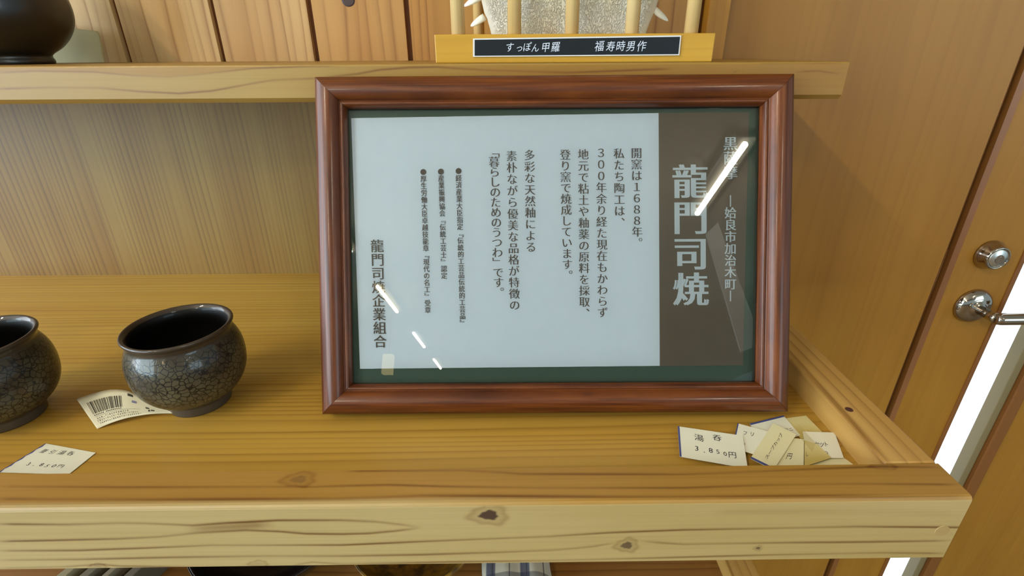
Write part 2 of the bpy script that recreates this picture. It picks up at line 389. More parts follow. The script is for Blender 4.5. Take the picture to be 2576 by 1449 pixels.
LC = Z(A6, k3, [(-60, 1263), (0, 1262), (600, 1258), (1100, 1240), (1600, 1218), (2575, 1218)]) + Z(A7, k3, [(500, 1195), (1000, 1175), (1600, 1150), (2000, 1125), (2575, 1103)]) + Z(A8, k3, [(700, 1090), (1300, 1078), (2100, 1085), (2250, 1085)])
LD = Z(A6, k3, [(-60, 1331), (0, 1330), (600, 1325), (1300, 1310), (2000, 1300), (2575, 1300)]) + Z(A7, k3, [(600, 1290), (1200, 1272), (1600, 1255), (1900, 1228), (2080, 1195)])
LD2 = Z(A7, k3, [(2230, 1187), (2575, 1213)]) + Z(A8, k3, [(800, 1200), (1400, 1195), (2050, 1185)])
LE = Z(A6, k3, [(-60, 1393), (0, 1392), (500, 1380), (750, 1362), (900, 1375), (1500, 1385), (2200, 1375), (2350, 1345), (2575, 1362)]) + Z(A7, k3, [(800, 1345), (1500, 1335), (2575, 1308)]) + Z(A8, k3, [(700, 1290), (1500, 1275), (2000, 1280)])
LG = Z(A8, k3, [(200, 970), (900, 965), (1600, 975), (2100, 990)])
mm = 0.001
lf = px_lines([(LA, 0.95, 1.0 * mm, 1.1 * mm), (LB, 0.95, 0.8 * mm, 1.2 * mm), (LM, 0.6, 3.0 * mm, 2.4 * mm), (LC, 0.9, 0.7 * mm, 1.2 * mm), (LD, 0.8, 0.7 * mm, 1.3 * mm),
               (LD2, 0.8, 0.7 * mm, 1.3 * mm), (LE, 0.8, 0.7 * mm, 1.0 * mm), (LG, 0.15, 2 * mm, 3 * mm)], Ff, 2)
T1 = Z(A6, k3, [(-60, 775), (0, 775), (900, 780), (2000, 776), (2350, 778), (2575, 770)]) + Z(A7, k3, [(350, 762), (800, 775), (1500, 785), (2575, 785)]) + Z(A8, k3, [(600, 765), (1300, 755), (2100, 760)])
T2 = Z(A6, k3, [(-60, 868), (0, 870), (1200, 875), (2575, 868)]) + Z(A7, k3, [(600, 845), (1200, 848), (2575, 858)]) + Z(A8, k3, [(1000, 850), (2190, 852)])
T3 = Z(A7, k3, [(0, 661), (900, 655), (1200, 670), (1350, 682), (2575, 685)]) + Z(A8, k3, [(600, 662), (1000, 644), (1480, 626), (2000, 632)])
lt = px_lines([(T1, 0.7, 0.9 * mm, 0.9 * mm), (T2, 0.85, 0.9 * mm, 1.4 * mm), (T3, 0.75, 0.8 * mm, 1.2 * mm)], Ft, 1)
def kn(px, py, rx, rv, a, fn, vi): p = fn(px, py); return (p[0], p[vi], rx, rv, a)
kf = [kn(1230, 1296, 0.0055, 0.0040, 0.95, Ff, 2), kn(1577, 1372, 0.0035, 0.0030, 0.8, Ff, 2), kn(1907, 1379, 0.0013, 0.0012, 0.8, Ff, 2), kn(247, 1424, 0.0026, 0.0012, 0.3, Ff, 2), kn(650, 1418, 0.003, 0.0014, 0.2, Ff, 2)]
kt = [kn(752, 1206, 0.0050, 0.0030, 0.42, Ft, 1), kn(2222, 1172, 0.004, 0.0016, 0.25, Ft, 1)]
xs = np.concatenate([np.linspace(-0.75, -0.37, 6), np.linspace(-0.36, RXO, 720)])
prof = [(YF, z, 'f') for z in np.linspace(RB + 0.0012, RT - 0.0028, 84)]
prof += [(YF + 0.0004, RT - 0.0016, 't'), (YF + 0.0013, RT - 0.0005, 't')]
prof += [(y, RT, 't') for y in np.linspace(YF + 0.0028, YI - 0.0008, 36)]
prof += [(YI, RT - 0.0010, 'o'), (YI, RB, 'o'), (YF + 0.0012, RB, 'o')]
def warm_rail(X, Y, Zz, kind):
    w = np.where(kind[None] == 't', 1.0, 0.0) + np.where(kind[None] == 'o', 0.8, 0.0)
    edge = np.clip((YF + 0.0055 - Y) / 0.002, 0, 1) * np.where(kind[None] == 't', 1, 0)   # paler band along the arris, towards the left
    w = w * (1 - 0.65 * edge * np.clip((0.05 - X) / 0.12, 0, 1)) + 0.25 * np.where(kind[None] == 'f', np.clip((X + 0.15) / 0.4, 0, 1), 0)
    return w
fr = board_grid('front_rail', xs, prof, M['rail'], tray, lf, lt, kf, kt, warm_rail)
fr['label'] = 'thick front rail with wavy grain lines and a round dark knot'
pg = at_y(2370, 1335, YF)
b = MB().lathe([(0.0001, 0.0003), (0.0042, 0.0003), (0.0044, 0.0)], pg, 32, AX); b.build('dowel_plug', plain('dowel_end_grain', lin(156, 126, 76), 0.6), fr)
b = MB().box(RXI, RXO, YI, YB, RB, RT); sr = b.build('side_rail', M['side'], tray, bevel=0.0016)
kp = at_z(2130, 1033, RT - 0.001)
b = MB().lathe([(0.0001, 0.0002), (0.0026, 0.0002), (0.0028, 0.0)], (kp[0] + 0.0015, kp[1], RT), 20); b.build('knot', plain('knot_wood', lin(70, 36, 26), 0.6), sr)
b = MB(); sd = []
bx = [-0.75, -0.63, -0.50, -0.392, -0.285, -0.178, -0.072, 0.035, 0.14, 0.2110]
for i, (x0, x1) in enumerate(zip(bx[:-1], bx[1:])):
    b.box(x0, x1, YB - 0.004, YB + 0.004, 0.0, 0.2244); sd += [(rng.random() * 9, rng.random() * 0.5)] * 6
bb = b.build('back_board', M['back'], tray)
attr(bb, 'seed', [s for s, _ in sd], 'FACE'); attr(bb, 'tint', [t_ for _, t_ in sd], 'FACE')

# ---------------------------------------------------------------- upper shelf
US_F, US_R, US_B = 0.4270, 0.2655, 0.2244
A1, A2 = (0, 0), (860, 0); A3 = (1700, 0)
U1 = Z(A1, k3, [(-60, 560), (0, 548), (250, 535), (700, 541), (1000, 568), (1250, 580), (1450, 565), (1900, 515), (2300, 500), (2575, 497)])
U2 = Z(A1, k3, [(-60, 672), (0, 670), (350, 660), (750, 663), (1050, 690), (1350, 705), (1600, 685), (1900, 630), (2050, 605), (2370, 592)]) + [(900, 186), (955, 176), (1030, 170), (1100, 169), (1230, 177), (1430, 183), (1700, 173)]
U3 = Z(A3, 5.152, [(1000, 828), (1500, 818), (2190, 825)])
U4 = Z(A3, 5.152, [(1500, 935), (1850, 920), (2050, 950), (2195, 962)])
U5 = Z(A3, 5.152, [(1540, 1025), (1800, 1030), (1830, 1070)])
Fs = lambda x, y: at_y(x, y, US_F)
lu = px_lines([(U1, 0.8, 0.7 * mm, 0.6 * mm), (U2, 0.9, 0.7 * mm, 0.9 * mm), (U3, 0.5, 0.5 * mm, 0.5 * mm), (U4, 0.75, 0.5 * mm, 0.7 * mm), (U5, 0.3, 0.8 * mm, 0.8 * mm)], Fs, 2)
prof = [(US_F + 0.0028, US_B, 'o'), (US_F, US_B + 0.0034, 'f')] + [(US_F, z, 'f') for z in np.linspace(US_B + 0.004, ZS - 0.0012, 44)]
prof += [(US_F + 0.0004, ZS - 0.0004, 't'), (US_F + 0.0012, ZS, 't'), (YB, ZS, 't'), (YB, US_B, 'o')]
xs = np.concatenate([np.linspace(-0.75, -0.50, 4), np.linspace(-0.49, US_R, 460)])
yl = lu[0][0]
def warm_shelf(X, Y, Zz, kind):
    lx = [q[0] for q in sorted(yl)]; lz = [q[1] for q in sorted(yl)]
    up = np.clip((Zz - np.interp(X, lx, lz)) / 0.0008, 0, 1) * (X < -0.11)
    right = np.clip((X + 0.16) / 0.16, 0, 1) * 0.62
    return np.where(kind[None] == 'f', np.maximum(up * 0.55, right), 0.1) + np.where(kind[None] == 'o', 0.3, 0)
us = board_grid('wall_shelf', xs, prof, M['shelf'], None, lu, (), [kn(1848, 186, 0.001, 0.001, 0.0, Fs, 2)], (), warm_shelf, origin=(0, 0.52, US_B))
tag(us, 'thick pine wall shelf above the framed notice carrying the turtle shell stand', 'shelf')

# ---------------------------------------------------------------- lower shelf under the tray
LZ = -0.267
low = empty('under_shelf', (0, 0.45, LZ - 0.05), 'darker pine shelf with a side rail below the front of the tray shelf', 'shelf')
MB().box(-0.75, 0.243, 0.232, YB, LZ - 0.04, LZ - 0.0195).build('base_board', M['lowshelf'], low)
MB().box(0.243, 0.2755, 0.232, YB, LZ - 0.05, LZ).build('side_rail', M['side'], low, bevel=0.0015)
MB().box(-0.75, 0.2755, 0.2045, 0.2315, LZ - 0.05, LZ).build('front_rail', M['lowshelf'], low, bevel=0.0015)

# ---------------------------------------------------------------- lettering
GLY = {}
def glyphs(chars, offset):
    todo = [c for c in dict.fromkeys(chars) if (c, offset) not in GLY and c.strip()]
    objs = []
    for ch in todo:
        cu = bpy.data.curves.new('g', 'FONT'); cu.body = ch; cu.size = 1.0; cu.offset = offset; cu.resolution_u = 3; cu.fill_mode = 'FRONT'
        ob = bpy.data.objects.new('g', cu); COL.objects.link(ob); objs.append((ch, ob, cu))
    bpy.context.view_layer.update(); dg = bpy.context.evaluated_depsgraph_get()
    for ch, ob, cu in objs:
        me = bpy.data.meshes.new_from_object(ob.evaluated_get(dg))
        v = np.array([tuple(p.co)[:2] for p in me.vertices]).reshape(-1, 2); f = [tuple(q.vertices) for q in me.polygons]
        GLY[(ch, offset)] = (v, f)
        bpy.data.objects.remove(ob); bpy.data.curves.remove(cu); bpy.data.meshes.remove(me)
EM = None
def em():
    """centre and scale of the full-width square, from the character 国"""
    global EM
    if EM is None:
        glyphs('国', 0.0); v = GLY[('国', 0.0)][0]
        c = (v.max(0) + v.min(0)) / 2; EM = (c, float((v.max(0) - v.min(0)).max()) / 0.90)
    return EM
ROT = set('「」『』ー―（）')
class Ink:
    """2-D lettering; flushed through a mapping (a, b) -> point"""
    def __init__(s): s.v = []; s.f = []; s.l = []
    def shape(s, v, f, layer=0):
        n = len(s.v); s.v += [tuple(p) for p in v]; s.l += [layer] * len(v); s.f += [tuple(i + n for i in q) for q in f]
    def char(s, ch, ca, cb, size, xa=(1, 0), ya=(0, 1), offset=0.0, double=0.0, vertical=False, wide=1.0):
        if not ch.strip(): return
        glyphs(ch, offset); v, f = GLY[(ch, offset)]; c, e = em()
        if len(v) == 0: return
        if ord(ch) < 128:
            cc = np.array([(v[:, 0].max() + v[:, 0].min()) / 2, c[1]])
        else: cc = c
        q = (v - cc) / e
        if vertical and ch in ROT: q = np.stack([q[:, 1], -q[:, 0]], 1)
        if vertical and ch in '、。': q = q + np.array([0.62, 0.58])
        if vertical and ch in 'っゃゅょッ': q = q + np.array([0.1, 0.1])
        q = q * np.array([wide, 1.0])
        for li, sft in enumerate((-double, double) if double else (0.0,)):
            p = q + np.array([sft, 0]); xa_, ya_ = np.array(xa), np.array(ya)
            s.shape(np.array([ca, cb]) + size * (p[:, :1] * xa_ + p[:, 1:] * ya_), f, li)
    def column(s, text, p0, p1, size, **kw):
        p0, p1 = np.array(p0), np.array(p1); n = len(text); d = p1 - p0; dn = d / np.linalg.norm(d)
        ya = -dn; xa = np.array([1.0, 0.0]) * 0.999
        for i, ch in enumerate(text):
            p = p0 + d * (i / max(1, n - 1)); s.char(ch, p[0], p[1], size, xa, ya, vertical=True, **kw)
    def row(s, text, p0, p1, size, ya=None, **kw):
        p0, p1 = np.array(p0), np.array(p1); n = len(text); d = p1 - p0; xa = d / np.linalg.norm(d)
        if ya is None: ya = np.array([-xa[1], xa[0]])
        for i, ch in enumerate(text):
            p = p0 + d * (i / max(1, n - 1)); s.char(ch, p[0], p[1], size, xa, ya, **kw)
    def disc(s, c, r, n=20): s.shape([(c[0] + r * math.cos(2 * math.pi * k / n), c[1] + r * math.sin(2 * math.pi * k / n)) for k in range(n)], [tuple(range(n))])
    def quad(s, pts): s.shape(pts, [tuple(range(len(pts)))])
    def stroke(s, pts, w):
        pts = np.array(pts, float)
        for p, q in zip(pts[:-1], pts[1:]):
            d = q - p; L = np.linalg.norm(d)
            if L < 1e-9: continue
            nrm = np.array([-d[1], d[0]]) / L * w / 2; e_ = d / L * w * 0.3
            s.quad([p - nrm - e_, q - nrm + e_, q + nrm + e_, p + nrm - e_])
    def build(s, name, fn, mat, parent, origin=None, nrm=None):
        V = [np.asarray(fn(a, b_)) + (nrm * (0.00006 * l_) if nrm is not None else 0) for (a, b_), l_ in zip(s.v, s.l)]
        return mesh(name, V, s.f, mat, parent, origin=origin)

# ---------------------------------------------------------------- framed notice
FU = np.array([0.99994, -0.01040, 0.0010]); FU /= np.linalg.norm(FU)
FV = np.array([0.0030, 0.3807, 0.9247]); FV -= FU * (FU @ FV); FV /= np.linalg.norm(FV)
FN = np.cross(FU, FV)
FB = at_z(1395, 1037.5, 0.0077)                    # middle of the lower front edge
def fpt(a, b_, c_=0.0): return FB + FU * a + FV * b_ + FN * c_
def f_ab(x, y, c_=0.0):
    d = ray(x, y); o_ = np.array([0, 0, CAM_Z]); P0 = FB + FN * c_
    t_ = ((P0 - o_) @ FN) / (d @ FN); p = o_ + d * t_ - P0
    return np.array([p @ FU, p @ FV])
frame = empty('picture_frame', tuple(fpt(0, 0.0, -0.02)), 'brown wooden picture frame with a glazed Japanese notice leaning on the upper shelf', 'picture frame')
def framewood(name, along):
    t = NT(name); at = t.attr('along'); ac = t.attr('across')
    n1 = t.noise(t.comb(t.math('MULTIPLY', at, 14), t.math('MULTIPLY', ac, 420), 0.0), 1.0, 3.0)
    n2 = t.noise(t.comb(t.math('MULTIPLY', at, 70), t.math('MULTIPLY', ac, 1900), 3.0), 1.0, 2.0)
    col = t.ramp(n1, [(0.25, lin(58, 23, 6)), (0.5, lin(88, 41, 11)), (0.75, lin(110, 57, 17))])
    col = t.mix(t.math('MULTIPLY', t.ramp(n2, [(0.55, g(0)), (0.75, g(1))]), 0.45), col, lin(60, 26, 12))
    b_ = t.bsdf(Base_Color=col, Roughness=0.42); b_.inputs['Specular IOR Level'].default_value = 0.3; b_.inputs['Coat Weight'].default_value = 0.22; b_.inputs['Coat Roughness'].default_value = 0.14
    return t.mat
M['frame'] = framewood('mahogany_moulding', 0)
AW, B0, B1 = 0.1787, 0.0, 0.2548
# section of the moulding: (distance in from the outer edge, height over c = 0)
PR = [(0.0035, -0.020), (0.0035, -0.0125), (0.0, -0.0120), (0.0, 0.0012), (0.0007, 0.0028), (0.0030, 0.0042), (0.0053, 0.0056), (0.0075, 0.0065), (0.0105, 0.0066),
      (0.0135, 0.0054), (0.0158, 0.0030), (0.0170, 0.0006), (0.0175, -0.0002), (0.0180, 0.0004), (0.0188, 0.0008), (0.0198, 0.0006), (0.0205, -0.0004), (0.0212, -0.0022), (0.0216, -0.0055), (0.0216, -0.0080), (0.0150, -0.0080), (0.0150, -0.020)]
corners = [(-AW, B0), (AW, B0), (AW, B1), (-AW, B1)]
inw = [(1, 1), (-1, 1), (-1, -1), (1, -1)]
for k in range(4):
    (a0, b0), (a1, b1) = corners[k], corners[(k + 1) % 4]; i0, i1 = inw[k], inw[(k + 1) % 4]
    n_ = len(PR); V = []; al = []; ac = []
    gap = 0.00012
    for s_, (a_, b_, i_) in enumerate(((a0, b0, i0), (a1, b1, i1))):
        for w_, h_ in PR:
            sh = gap if s_ == 0 else -gap
            dirv = np.array([a1 - a0, b1 - b0]); dirv = dirv / np.linalg.norm(dirv)
            V.append(fpt(a_ + i_[0] * w_ + dirv[0] * sh, b_ + i_[1] * w_ + dirv[1] * sh, h_))
            al.append((0 if s_ == 0 else math.hypot(a1 - a0, b1 - b0)) + k * 1.37); ac.append(w_ * 1.0 + h_ * 0.8 + k * 0.21)
    Fc = [(i, (i + 1) % n_, n_ + (i + 1) % n_, n_ + i) for i in range(n_)] + [tuple(reversed(range(2 * n_, 3 * n_))), tuple(range(3 * n_, 4 * n_))]
    V = V + V; al = al + al; ac = ac + ac      # end cuts keep their own vertices, so the long faces shade evenly
    o = mesh('frame_rail', V, Fc, M['frame'], frame)
    attr(o, 'along', al); attr(o, 'across', ac)
    sm = np.zeros(len(o.data.polygons), bool); sm[3:19] = True; o.data.polygons.foreach_set('use_smooth', sm)
# glass
t = NT('picture_glass'); fz = t.n('ShaderNodeFresnel'); fz.inputs[0].default_value = 1.5
tr = t.n('ShaderNodeBsdfTransparent'); tr.inputs[0].default_value = (0.98, 0.985, 0.98, 1)
gl = t.n('ShaderNodeBsdfGlossy'); gl.inputs['Roughness'].default_value = 0.0
ms = t.n('ShaderNodeMixShader'); t.link(t.math('MULTIPLY', fz.outputs[0], 1.7, clamp=True), ms.inputs[0]); t.link(tr.outputs[0], ms.inputs[1]); t.link(gl.outputs[0], ms.inputs[2]); t.link(ms.outputs[0], t.out.inputs[0])
M['glass'] = t.mat
CG, CS, CT, CM_ = -0.0072, -0.0092, -0.0096, -0.0112
IA, IB0, IB1 = AW - 0.0155, 0.0155, B1 - 0.0155
mesh('glass_pane', [fpt(-IA, IB0, CG), fpt(IA, IB0, CG), fpt(IA, IB1, CG), fpt(-IA, IB1, CG)], [(0, 1, 2, 3)], M['glass'], frame)
t = NT('green_mount_card'); nz = t.noise(t.obj(), 900, 2)
t.bsdf(Base_Color=t.mix(nz, lin(58, 82, 66), lin(70, 94, 78)), Roughness=0.8); M['mount'] = t.mat
V = [fpt(s * IA, q, c_) for c_ in (CM_, -0.0165) for s, q in ((-1, IB0), (1, IB0), (1, IB1), (-1, IB1))]
mesh('mount_board', V, [(0, 1, 2, 3), (7, 6, 5, 4), (0, 4, 5, 1), (1, 5, 6, 2), (2, 6, 7, 3), (3, 7, 4, 0)], M['mount'], frame)['label'] = 'dark green mount card'
# sheets
def sheet(name, quad, mat, c_, nx, ny, wav):
    q = [np.array(p) for p in quad]; V = []
    for j in range(ny + 1):
        for i in range(nx + 1):
            u, v = i / nx, j / ny
            p = q[0] * (1 - u) * (1 - v) + q[1] * u * (1 - v) + q[2] * u * v + q[3] * (1 - u) * v
            V.append(fpt(p[0], p[1], c_ + wav(p[0], p[1], v)))
    Fc = [(j * (nx + 1) + i, j * (nx + 1) + i + 1, (j + 1) * (nx + 1) + i + 1, (j + 1) * (nx + 1) + i) for j in range(ny) for i in range(nx)]
    return mesh(name, V, Fc, mat, frame, smooth=True)
ph = rng.random(12) * 6.28
def wav(a, b_, v):
    env = (0.35 + 0.65 * abs(v - 0.45) * 1.6)
    return env * sum(0.00009 * math.sin(a * (170 + 67 * k) + 9 * b_ * math.sin(k * 2.1) + ph[k]) / (1 + 0.35 * k) for k in range(6)) - 0.0003
t = NT('notice_paper'); nz = t.noise(t.obj(), 120, 3)
t.bsdf(Base_Color=t.mix(nz, lin(217, 230, 241), lin(223, 235, 246)), Roughness=0.7); M['notice'] = t.mat
wq = [f_ab(905, 928, CS), f_ab(1660, 920.5, CS), f_ab(1657, 284, CS), f_ab(883, 297, CS)]
ws = sheet('text_sheet', wq, M['notice'], CS, 150, 60, wav); ws['label'] = 'white sheet printed with vertical Japanese text'
t = NT('brown_title_paper'); nz = t.noise(t.obj(), 60, 4)
t.bsdf(Base_Color=t.mix(nz, lin(92, 78, 60), lin(102, 88, 70)), Roughness=0.6); M['title'] = t.mat
bq = [f_ab(1658, 921, CT), f_ab(1869, 919, CT), f_ab(1884, 282, CT), f_ab(1654, 284, CT)]
bs = sheet('title_sheet', bq, M['title'], CT, 20, 20, lambda a, b_, v: 0.0); bs['label'] = 'dark brown title strip with large white characters'
M['ink'] = plain('brown_print_ink', lin(84, 72, 60), 0.7)
M['wink'] = plain('white_print_ink', lin(206, 220, 228), 0.7)
pxm = 0.2978 / 1024.0 * 1.0                        # metres per photo pixel on the sheet, roughly
pxm = float(np.linalg.norm(f_ab(1600, 600, CS) - f_ab(1200, 600, CS))) / 400
ink = Ink()
def colm(I, text, q0, q1, size_px, **kw): I.column(text, f_ab(*q0, CS), f_ab(*q1, CS), size_px * pxm, **kw)
body = dict(offset=-0.012, double=0.022)
for text, q0, q1 in (('開窯は１６８８年。', (1601, 385.6), (1603, 611.5)), ('私たち陶工は、', (1556.8, 386.7), (1559, 560)),
                     ('３００年余り経た現在もかわらず', (1511.8, 385), (1516, 786.4)), ('地元で粘土や釉薬の原料を採取、', (1467, 389), (1470.5, 788)),
                     ('登り窯で焼成しています。', (1421.8, 390), (1427.5, 693)), ('多彩な天然釉による', (1332, 390.7), (1335.5, 622)),
                     ('素朴ながら優美な品格が特徴の', (1287, 393), (1294.7, 768)), ('「暮らしのためのうつわ」です。', (1242, 382), (1255, 736))):
    colm(ink, text, q0, q1, 27.5, **body)
for text, d_, q0, q1 in (('経済産業大臣指定『伝統的工芸品伝統的工芸品』', (1153.7, 430.3), (1154, 448.4), (1164.2, 812.5)), ('産業振興協会『伝統工芸士』認定', (1109.2, 432), (1110, 449), (1117.5, 693.8)),
                         ('厚生労働大臣卓越技能章『現代の名工』受章', (1065, 432.8), (1065.6, 450.4), (1076.3, 780))):
    colm(ink, text, q0, q1, 17.2, offset=0.0, double=0.016, wide=0.9); ink.disc(f_ab(*d_, CS), 7.4 * pxm)
colm(ink, '龍門司焼企業組合', (948.8, 619.4), (956.5, 859.5), 33.5, offset=0.0, double=0.012)
ink.build('lettering', lambda a, b_: fpt(a, b_, CS + 0.0003), M['ink'], ws, nrm=FN)
wi = Ink()
colm(wi, '龍門司焼', (1736.3, 458), (1738, 729), 88, offset=0.0, double=0.036)
colm(wi, '黒薩摩', (1837.7, 361.5), (1837.7, 434.5), 35, offset=0.0, double=0.024)
colm(wi, '姶良市加治木町', (1837.7, 536), (1837.7, 715), 29.5, offset=0.0, double=0.02)
for y0, y1 in ((491, 520), (731, 758)):
    wi.quad([f_ab(1836.3, y1, CS), f_ab(1839.1, y1, CS), f_ab(1839.1, y0, CS), f_ab(1836.3, y0, CS)])
wi.build('lettering', lambda a, b_: fpt(a, b_, CT + 0.0003), M['wink'], bs, nrm=FN)

# ---------------------------------------------------------------- crackle-glazed cups
def cup_mat():
    t = NT('crackle_glaze'); ob = t.obj(); X = t.sep(ob)
    wv = t.n('ShaderNodeVectorMath', operation='ADD'); t.link(ob, wv.inputs[0])
    nz = t.n('ShaderNodeTexNoise'); t.link(ob, nz.inputs['Vector']); nz.inputs['Scale'].default_value = 160
    sc = t.n('ShaderNodeVectorMath', operation='SCALE'); t.link(nz.outputs[1], sc.inputs[0]); sc.inputs['Scale'].default_value = 0.0035
    t.link(sc.outputs[0], wv.inputs[1])
    vo = t.n('ShaderNodeTexVoronoi', feature='DISTANCE_TO_EDGE'); t.link(wv.outputs[0], vo.inputs['Vector']); vo.inputs['Scale'].default_value = 250
    vc = t.n('ShaderNodeTexVoronoi'); t.link(wv.outputs[0], vc.inputs['Vector']); vc.inputs['Scale'].default_value = 250
    crack = t.ramp(vo.outputs[0], [(0.03, g(1)), (0.105, g(0))])
    z = X[2]
    body = t.math('MULTIPLY', t.ramp(t.math('DIVIDE', z, 0.07), [(0.13, g(0)), (0.22, g(1)), (0.84, g(1)), (0.92, g(0))]), 1.0)
    pale = t.noise(ob, 28, 2)
    cell = t.mix(t.ramp(pale, [(0.35, g(0)), (0.65, g(1))]), lin(52, 43, 30), lin(84, 76, 55))
    cell = t.mix(0.08, cell, t.mix(1.0, cell, vc.outputs['Color'], 'MULTIPLY'))
    rimfoot = t.ramp(t.math('DIVIDE', z, 0.07), [(0.10, lin(72, 64, 54)), (0.2, lin(56, 46, 34)), (0.9, lin(58, 46, 34))])
    col = t.mix(body, rimfoot, cell)
    col = t.mix(t.math('MULTIPLY', crack, t.math('MULTIPLY', body, 0.95)), col, lin(14, 11, 8))
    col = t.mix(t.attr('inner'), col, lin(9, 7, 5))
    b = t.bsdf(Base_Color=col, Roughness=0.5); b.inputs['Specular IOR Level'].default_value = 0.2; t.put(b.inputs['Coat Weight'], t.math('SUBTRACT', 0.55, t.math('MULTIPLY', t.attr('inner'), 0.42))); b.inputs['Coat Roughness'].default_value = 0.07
    gz = t.noise(ob, 330, 2)
    hh = t.math('SUBTRACT', t.math('MULTIPLY', gz, 0.35), t.math('MULTIPLY', crack, t.math('MULTIPLY', body, 0.9)))
    t.link(t.bump(hh, 0.22, 0.0003), b.inputs['Normal']); t.link(t.bump(hh, 0.14, 0.0003), b.inputs['Coat Normal'])
    return t.mat
M['cup'] = cup_mat()
CUP = [(0.0001, 3.0), (17, 3.0), (18.2, 0.3), (19, 0), (22.0, 0), (22.6, 1.0), (22.8, 4.5), (23.0, 7.5), (24.5, 9.2), (29, 12.6), (33.5, 17.2), (37.2, 23), (39.8, 30), (41.0, 38), (41.0, 45),
       (40.2, 51), (38.6, 56.2), (36.8, 60.2), (35.7, 62.8), (35.6, 64.8), (36.4, 67), (37.6, 68.8), (37.9, 70), (37.4, 71), (36.3, 71.2), (35.0, 70.4), (33.7, 68.6), (32.8, 66), (32.5, 63),
       (33.5, 58.5), (35.5, 53), (37, 46), (37, 38), (35, 28), (30, 18), (22, 10.5), (10, 8), (0.0001, 7.6)]
def cup(center, label, rot):
    root = empty('tea_cup', center, label, 'cup', 'crackle-glazed cups on the tray shelf')
    P = np.array(CUP) / 1000.0
    P = np.concatenate([P[:5], smooth_curve(P[4:], 110)[1:]])
    q = MB().lathe([(max(r, 1e-5), h) for r, h in P], center, 96, wob=lambda w, h: 0.006 * math.sin(2 * w + rot) + 0.004 * math.sin(3 * w + 2 * rot + h * 60))
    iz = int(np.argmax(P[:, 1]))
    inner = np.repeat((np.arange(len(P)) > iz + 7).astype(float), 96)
    o = q.build('bowl', M['cup'], root, smooth=True); attr(o, 'inner', inner); return root
cup((-0.2542, 0.3441, 0.0), 'dark crackle-glazed cup standing beside the picture frame with a barcode tag at its foot', 0.7)
cup((-0.3945, 0.3265, 0.0), 'dark crackle-glazed cup cut off by the left edge, above the single price card', 2.9)

# ---------------------------------------------------------------- barcode tag curling from the cup
Mpaper = NT('tag_paper'); nz = Mpaper.noise(Mpaper.obj(), 90, 3)
Mpaper.bsdf(Base_Color=Mpaper.mix(nz, lin(214, 204, 172), lin(222, 213, 184)), Roughness=0.6); M['tag'] = Mpaper.mat
M['bar'] = plain('printed_black', lin(58, 52, 44), 0.7); M['pen'] = plain('pen_ink', lin(34, 36, 44), 0.7); M['blue'] = plain('blue_card_edge', lin(64, 72, 124), 0.6)
M['violet'] = plain('violet_stamp', lin(128, 122, 150), 0.7)
top_e = [(192, 1003.5, .006), (235, 989.6, .0095), (275, 980.5, .0125), (315.6, 982, .0125), (344.7, 994, .010), (379.6, 1014, .0065), (414.5, 1029, .004), (437, 1038.5, .003)]
bot_e = [(244.5, 1079, .0006), (268, 1068.5, .002), (292, 1059.5, .0035), (320, 1051.5, .0042), (348, 1046, .0042), (378, 1041.5, .004), (408, 1040, .0032), (437, 1040, .0026)]
NT_ = 60
te = smooth_curve([at_z(*p) for p in top_e], NT_ + 1); be = smooth_curve([at_z(*p) for p in bot_e], NT_ + 1)
def tagp(u, v, lift=0.0):
    """u 0 (free end) .. 1 (at the cup), v 0 (far edge) .. 1 (near edge)"""
    i = min(int(u * NT_), NT_ - 1); f_ = u * NT_ - i
    a = te[i] * (1 - f_) + te[i + 1] * f_; b_ = be[i] * (1 - f_) + be[i + 1] * f_
    s_ = te[i + 1] - te[i]; n_ = np.cross(b_ - a, s_); n_ = n_ / (np.linalg.norm(n_) + 1e-9)
    if n_[2] < 0: n_ = -n_
    return a * (1 - v) + b_ * v + n_ * lift
tg = empty('barcode_tag', tuple(tagp(0.05, 1.0)), 'cream paper tag with a barcode curling out from the foot of the cup', 'tag')
V = [tagp(i / NT_, j / 8) for i in range(NT_ + 1) for j in range(9)]
Fc = [(i * 9 + j, i * 9 + j + 1, (i + 1) * 9 + j + 1, (i + 1) * 9 + j) for i in range(NT_) for j in range(8)]
o = mesh('paper', V, Fc, M['tag'], tg, smooth=True); s_ = o.modifiers.new('thick', 'SOLIDIFY'); s_.thickness = 0.0002; s_.offset = 0
def tquad(I, u0, u1, v0, v1):
    n = max(1, int(abs(u1 - u0) * 60) + 1)
    for k in range(n):
        a, b_ = u0 + (u1 - u0) * k / n, u0 + (u1 - u0) * (k + 1) / n
        I.quad([(a, v0), (b_, v0), (b_, v1), (a, v1)])
bc = Ink(); u = 0.055; r2 = random.Random(4)
while u < 0.385:
    wd = r2.choice([0.004, 0.004, 0.008, 0.012]); tquad(bc, u, u + wd, 0.22, 0.60); u += wd + r2.choice([0.004, 0.004, 0.007, 0.010])
u = 0.06
while u < 0.37: tquad(bc, u, u + 0.012, 0.625, 0.655) if r2.random() < .75 else None; u += 0.02
bc.build('barcode', lambda a, b_: tagp(a, b_, 0.00025), M['bar'], tg)
tx = Ink(); tquad(tx, 0.06, 0.60, 0.685, 0.692)
for v0, u0, u1 in ((0.725, 0.07, 0.45), (0.80, 0.06, 0.56), (0.885, 0.075, 0.60)):
    u = u0
    while u < u1:
        for q in range(3):
            if r2.random() < 0.75: tquad(tx, u + 0.001, u + 0.016, v0 + q * 0.018, v0 + q * 0.018 + 0.008)
        if r2.random() < 0.7: tquad(tx, u + 0.006, u + 0.009, v0, v0 + 0.048)
        u += 0.026
